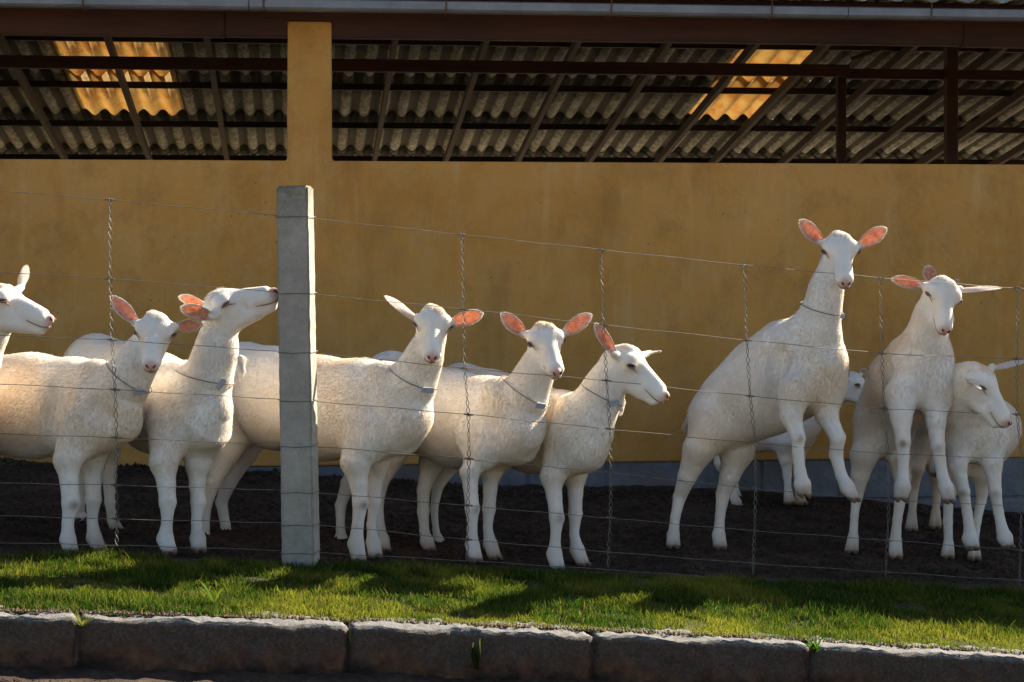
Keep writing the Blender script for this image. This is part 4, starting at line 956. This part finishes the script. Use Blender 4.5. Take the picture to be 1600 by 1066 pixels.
g.leg([(590, 665, 7.75, 42), (570, 715, 7.72, 22), (544, 755, 7.70, 15), (532, 790, 7.70, 11.5), (532, 825, 7.68, 10.5), (533, 842, 7.68, 12)], (539, 861, 7.64), (.5, -.85, 0), tint=WHITE * .93)
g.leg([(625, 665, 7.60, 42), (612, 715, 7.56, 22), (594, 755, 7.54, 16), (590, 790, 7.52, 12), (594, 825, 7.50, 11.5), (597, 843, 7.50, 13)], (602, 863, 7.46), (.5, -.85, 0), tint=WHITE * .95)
g.hollow(726, 615, 716, 710, 7.16, .052)
g.head((851, 528, 7.16), (.24, -.76, -.60), (-.04, -.3, .95), .247, [((818, 522, 7.18), (785, 491, 7.16), (.25, -.95, .1), .060), ((880, 521, 7.20), (923, 492, 7.22), (.0, -.98, -.05), .060)], .7)
g.finish('goat', 'white goat in the middle with both pink ears upright, looking at the camera', collar=((822, 612, 7.2), (.5, -.15, .85), (.5, -.85, -.1), .044, 10), base_px=(690, 870, 7.4))

# ---- goat 6
g = Goat(cr=.45)
g.chain([(722, 628, 8.02, 64), (770, 648, 7.86, 68), (830, 668, 7.66, 70), (880, 678, 7.48, 66), (905, 682, 7.40, 52)], .05, .78, .026, rev=True)
g.chain([(906, 670, 7.40, 50), (928, 638, 7.36, 37), (945, 605, 7.34, 30), (962, 573, 7.34, 29)], .05, .85, .020, rev=True)
g.chain([(915, 700, 7.38, 38), (935, 680, 7.35, 22)], .05, None, .022, flow=(0, 0, -1))
g.seg(P(972, 626, 7.32), P(971, 640, 7.32), .011, .007, .01, None, (0, 0, -1), .02)
g.chain([(888, 640, 7.38, 24), (918, 700, 7.35, 26), (876, 722, 7.39, 24)], .035, None, .024, flow=(-.3, 0, -1))
g.leg([(872, 700, 7.42, 36), (862, 742, 7.38, 21), (866, 775, 7.37, 15.5), (870, 810, 7.36, 14.5), (868, 840, 7.35, 11.5), (866, 866, 7.35, 14)], (873, 893, 7.31), (.3, -.95, 0), knee=(877, 808, 7.33))
g.leg([(905, 705, 7.52, 34), (899, 742, 7.50, 19), (899, 772, 7.49, 15), (899, 803, 7.48, 13.5), (897, 835, 7.47, 11), (902, 860, 7.47, 13.5)], (914, 886, 7.43), (.6, -.75, 0))
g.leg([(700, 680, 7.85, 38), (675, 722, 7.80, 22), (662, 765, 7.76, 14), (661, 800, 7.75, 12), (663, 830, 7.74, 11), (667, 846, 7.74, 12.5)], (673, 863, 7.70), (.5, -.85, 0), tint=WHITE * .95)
g.leg([(725, 675, 8.0, 34), (705, 722, 7.97, 18), (684, 760, 7.95, 12), (678, 795, 7.94, 9), (681, 828, 7.94, 8.5), (684, 843, 7.94, 10)], (690, 858, 7.90), (.5, -.85, 0))
g.hollow(850, 640, 842, 722, 7.43, .05)
g.head((976, 567, 7.33), (.75, -.26, -.50), (.55, -.12, .82), .270, [((958, 552, 7.25), (931, 507, 7.20), (.55, -.75, -.1), .052), ((1015, 551, 7.42), (1031, 550, 7.47), (0, -.5, -.8), .032)], .55)
g.finish('goat', 'white goat in profile facing right, last of the standing row, tag on its neck', collar=((945, 618, 7.35), (.45, -.1, .9), (.45, -.9, 0), .044, 35), base_px=(830, 884, 7.6))

# ---- goat 7, rearing on the fence
g = Goat(cr=.1)
g.chain([(1122, 652, 8.02, 50), (1150, 634, 7.98, 62), (1195, 605, 7.90, 76), (1240, 575, 7.80, 78), (1268, 560, 7.74, 60)], .05, .80, .026, rev=True)
g.chain([(1256, 552, 7.76, 56), (1276, 512, 7.70, 38), (1286, 478, 7.67, 29), (1291, 450, 7.66, 26), (1300, 415, 7.64, 24)], .05, .88, .022, rev=True)
g.chain([(1268, 590, 7.70, 48), (1290, 575, 7.68, 34)], .05, None, .024, flow=(0, 0, -1))
g.leg([(1240, 610, 7.62, 34), (1236, 650, 7.56, 19), (1247, 684, 7.52, 14.5), (1247, 708, 7.52, 12), (1250, 738, 7.52, 13), (1254, 758, 7.51, 15)], (1258, 778, 7.50), (.1, -.9, -.3), knee=(1252, 686, 7.48))
g.leg([(1292, 610, 7.70, 32), (1292, 650, 7.66, 19), (1309, 684, 7.60, 15.5), (1306, 710, 7.62, 13.5), (1314, 742, 7.60, 12.5), (1324, 762, 7.58, 14)], (1336, 784, 7.55), (.55, -.6, -.5), hoof=np.array([.30, .17, .08]))
g.leg([(1118, 665, 7.98, 46), (1092, 702, 7.94, 27), (1074, 744, 7.96, 18), (1062, 776, 8.0, 13), (1055, 808, 7.97, 11), (1052, 836, 7.95, 11)], (1052, 858, 7.90), (-.1, -.95, 0))
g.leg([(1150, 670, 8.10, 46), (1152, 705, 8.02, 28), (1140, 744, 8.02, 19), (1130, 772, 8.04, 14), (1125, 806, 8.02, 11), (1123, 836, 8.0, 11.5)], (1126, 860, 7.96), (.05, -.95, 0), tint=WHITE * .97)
g.seg(P(1085, 640, 8.1), P(1072, 664, 8.14), .018, .010, .02, None, (-.2, 0, -1), .03)
g.hollow(1212, 560, 1212, 668, 7.67, .052); g.hollow(1120, 640, 1140, 690, 7.80, .05)
g.head((1312, 386, 7.62), (.01, -.73, -.68), (.0, -.3, .95), .252, [((1282, 379, 7.64), (1251, 345, 7.62), (.15, -.98, .1), .062), ((1342, 384, 7.64), (1384, 357, 7.64), (-.05, -.98, -.05), .062)], .6, beard=True)
g.finish('goat', 'tallest white goat rearing up with front hooves on the wires, small beard', collar=((1286, 482, 7.68), (.2, -.2, .95), (.8, -.6, 0), .020, 80), base_px=(1140, 862, 8.0))

# ---- goat 8, small one behind in the shade
g = Goat(.3)
g.chain([(1135, 660, 8.98, 40), (1180, 660, 8.98, 47), (1230, 660, 8.96, 46), (1252, 660, 8.95, 34)], .05, .78, .026, rev=True)
g.chain([(1252, 650, 8.95, 30), (1285, 628, 8.94, 25), (1312, 612, 8.93, 21)], .05, .85, .018, rev=True)
g.leg([(1228, 690, 8.9, 26), (1228, 715, 8.9, 13), (1230, 742, 8.9, 10), (1231, 765, 8.9, 8)], (1236, 789, 8.86), (.5, -.8, 0))
g.leg([(1245, 690, 9.0, 26), (1246, 720, 9.02, 13), (1247, 745, 9.02, 10), (1248, 770, 9.02, 8)], (1254, 790, 8.95), (.5, -.8, 0))
g.leg([(1140, 690, 8.95, 30), (1130, 722, 8.95, 16), (1140, 750, 8.95, 10), (1146, 775, 8.93, 9)], (1156, 796, 8.88), (.5, -.8, 0))
g.leg([(1150, 690, 9.08, 30), (1150, 722, 9.1, 16), (1146, 750, 9.1, 10), (1150, 770, 9.08, 8)], (1156, 788, 9.05), (.5, -.8, 0))
g.head((1330, 600, 8.92), (.82, -.30, -.40), (.4, -.05, .9), .225, [((1322, 590, 8.86), (1318, 566, 8.84), (.3, -.9, -.1), .045), ((1345, 585, 9.0), (1352, 577, 9.02), (0, -.9, .2), .035)], .5)
g.finish('goat', 'small white goat in the shade by the wall, seen between the two rearing goats', hair=.6, h=.0065, base_px=(1195, 792, 9.27))

# ---- goat 9, rearing
g = Goat(cr=.2)
g.chain([(1378, 662, 8.20, 44), (1388, 640, 8.16, 52), (1410, 605, 8.06, 62), (1436, 570, 7.95, 56), (1446, 556, 7.92, 46)], .05, .84, .026, rev=True)
g.chain([(1444, 556, 7.92, 44), (1446, 530, 7.88, 32), (1456, 495, 7.85, 29), (1466, 465, 7.82, 27)], .05, .9, .024, rev=True)
g.chain([(1438, 595, 7.9, 50), (1458, 600, 7.88, 38)], .05, None, .024, flow=(0, 0, -1))
g.leg([(1408, 620, 7.82, 30), (1408, 655, 7.74, 18), (1411, 690, 7.69, 15), (1411, 712, 7.69, 12.5), (1411, 742, 7.68, 12.5), (1410, 762, 7.66, 15)], (1408, 784, 7.63), (-.05, -.9, -.3), knee=(1410, 694, 7.65), hoof=np.array([.05, .03, .02]))
g.leg([(1462, 625, 7.86, 28), (1462, 660, 7.80, 17), (1465, 697, 7.76, 14.5), (1468, 718, 7.76, 12.5), (1473, 745, 7.74, 12.5), (1478, 763, 7.73, 14)], (1484, 787, 7.70), (.2, -.9, -.3), knee=(1468, 703, 7.72), hoof=np.array([.05, .03, .02]))
g.leg([(1370, 670, 8.18, 40), (1350, 712, 8.14, 23), (1344, 742, 8.15, 17.5), (1339, 774, 8.18, 12), (1335, 806, 8.14, 9.5), (1333, 840, 8.12, 9.5)], (1331, 866, 8.06), (-.1, -.95, 0))
g.leg([(1395, 670, 8.24, 40), (1405, 712, 8.18, 22), (1410, 745, 8.18, 17), (1407, 778, 8.18, 12), (1402, 812, 8.14, 10.5), (1399, 846, 8.12, 11)], (1401, 875, 8.06), (.05, -.95, 0))

g.head((1472, 456, 7.81), (-.05, -.68, -.73), (.24, -.3, .92), .256, [((1441, 446, 7.82), (1395, 436, 7.78), (.1, -.98, -.1), .050), ((1500, 452, 7.84), (1562, 450, 7.84), (.0, .30, -.95), .058)], .35)
g.finish('goat', 'white goat rearing beside the right hand kid, eyes closed and ears held level', base_px=(1365, 870, 8.1))

# ---- goat 10, kid with turned head
g = Goat(cr=.35)
g.chain([(1560, 668, 8.62, 40), (1552, 670, 8.40, 46), (1536, 674, 8.16, 50), (1524, 682, 8.02, 46)], .05, .9, .026, rev=True)
g.chain([(1512, 668, 8.0, 46), (1496, 632, 7.96, 38), (1502, 606, 7.90, 36), (1516, 598, 7.86, 35)], .05, None, .022, rev=True)
g.leg([(1500, 690, 7.98, 28), (1496, 728, 7.90, 16), (1506, 768, 7.86, 12.5), (1511, 800, 7.86, 10.5), (1515, 830, 7.85, 12.5), (1516, 842, 7.84, 14.5)], (1521, 861, 7.80), (.2, -.95, 0), knee=(1504, 772, 7.83), hoof=np.array([.05, .03, .02]))
g.leg([(1550, 690, 8.0, 28), (1551, 728, 7.94, 16), (1555, 768, 7.90, 13), (1560, 800, 7.90, 10.5), (1566, 828, 7.89, 12.5), (1570, 840, 7.88, 14)], (1577, 858, 7.84), (.4, -.9, 0), knee=(1556, 773, 7.86), hoof=np.array([.05, .03, .02]))
g.leg([(1540, 700, 8.35, 36), (1537, 745, 8.32, 18), (1533, 782, 8.32, 11), (1526, 815, 8.28, 9.5), (1522, 850, 8.25, 10)], (1524, 877, 8.18), (.1, -.95, 0))
g.leg([(1510, 700, 8.35, 34), (1492, 745, 8.32, 17), (1482, 782, 8.32, 11), (1481, 815, 8.28, 10), (1482, 850, 8.25, 10.5)], (1482, 874, 8.18), (.05, -.95, 0))
g.head((1528, 598, 7.84), (.57, -.40, -.72), (.58, -.22, .78), .268, [((1514, 592, 7.74), (1530, 607, 7.62), (-.4, .1, -.9), .045), ((1550, 574, 7.93), (1603, 564, 8.0), (0, .25, -.95), .056)], .3)
g.finish('goat', 'white kid at the right end with its head bent down across its chest', base_px=(1530, 876, 8.1))

# ---- goat 11, hidden behind the second rearing goat, only an ear tip shows
g = Goat()
g.chain([(1425, 680, 8.95, 36), (1430, 640, 8.85, 44), (1440, 590, 8.75, 40), (1448, 560, 8.7, 32)], .05, .85, .024, rev=True)
g.chain([(1448, 560, 8.7, 30), (1458, 505, 8.65, 25), (1464, 470, 8.62, 22)], .05, .9, .02, rev=True)
g.leg([(1432, 600, 8.6, 22), (1420, 640, 8.5, 13), (1415, 680, 8.5, 10), (1414, 715, 8.5, 9)], (1415, 745, 8.45), (0, -.9, -.3))
g.leg([(1455, 600, 8.6, 22), (1460, 640, 8.5, 13), (1462, 680, 8.5, 10), (1463, 715, 8.5, 9)], (1465, 745, 8.45), (0, -.9, -.3))
g.leg([(1428, 690, 8.9, 30), (1430, 730, 8.85, 16), (1428, 765, 8.88, 10), (1425, 805, 8.85, 8.5)], (1425, 832, 8.8), (0, -1, 0), tint=CREAM * .8)
g.leg([(1450, 690, 8.95, 30), (1462, 730, 8.9, 15), (1464, 765, 8.92, 10), (1462, 800, 8.9, 8.5)], (1462, 828, 8.85), (0, -1, 0), tint=CREAM * .8)
g.head((1472, 462, 8.58), (0, -.8, -.6), (.1, -.3, .95), .23, [((1458, 440, 8.55), (1446, 417, 8.50), (.4, -.85, -.1), .070), ((1488, 448, 8.55), (1496, 438, 8.55), (0, -1, 0), .03)], .5)
g.finish('goat', 'goat hidden behind the second rearing goat, only an orange lit ear tip above its head', hair=.5, h=.0065, base_px=(1440, 832, 8.85))
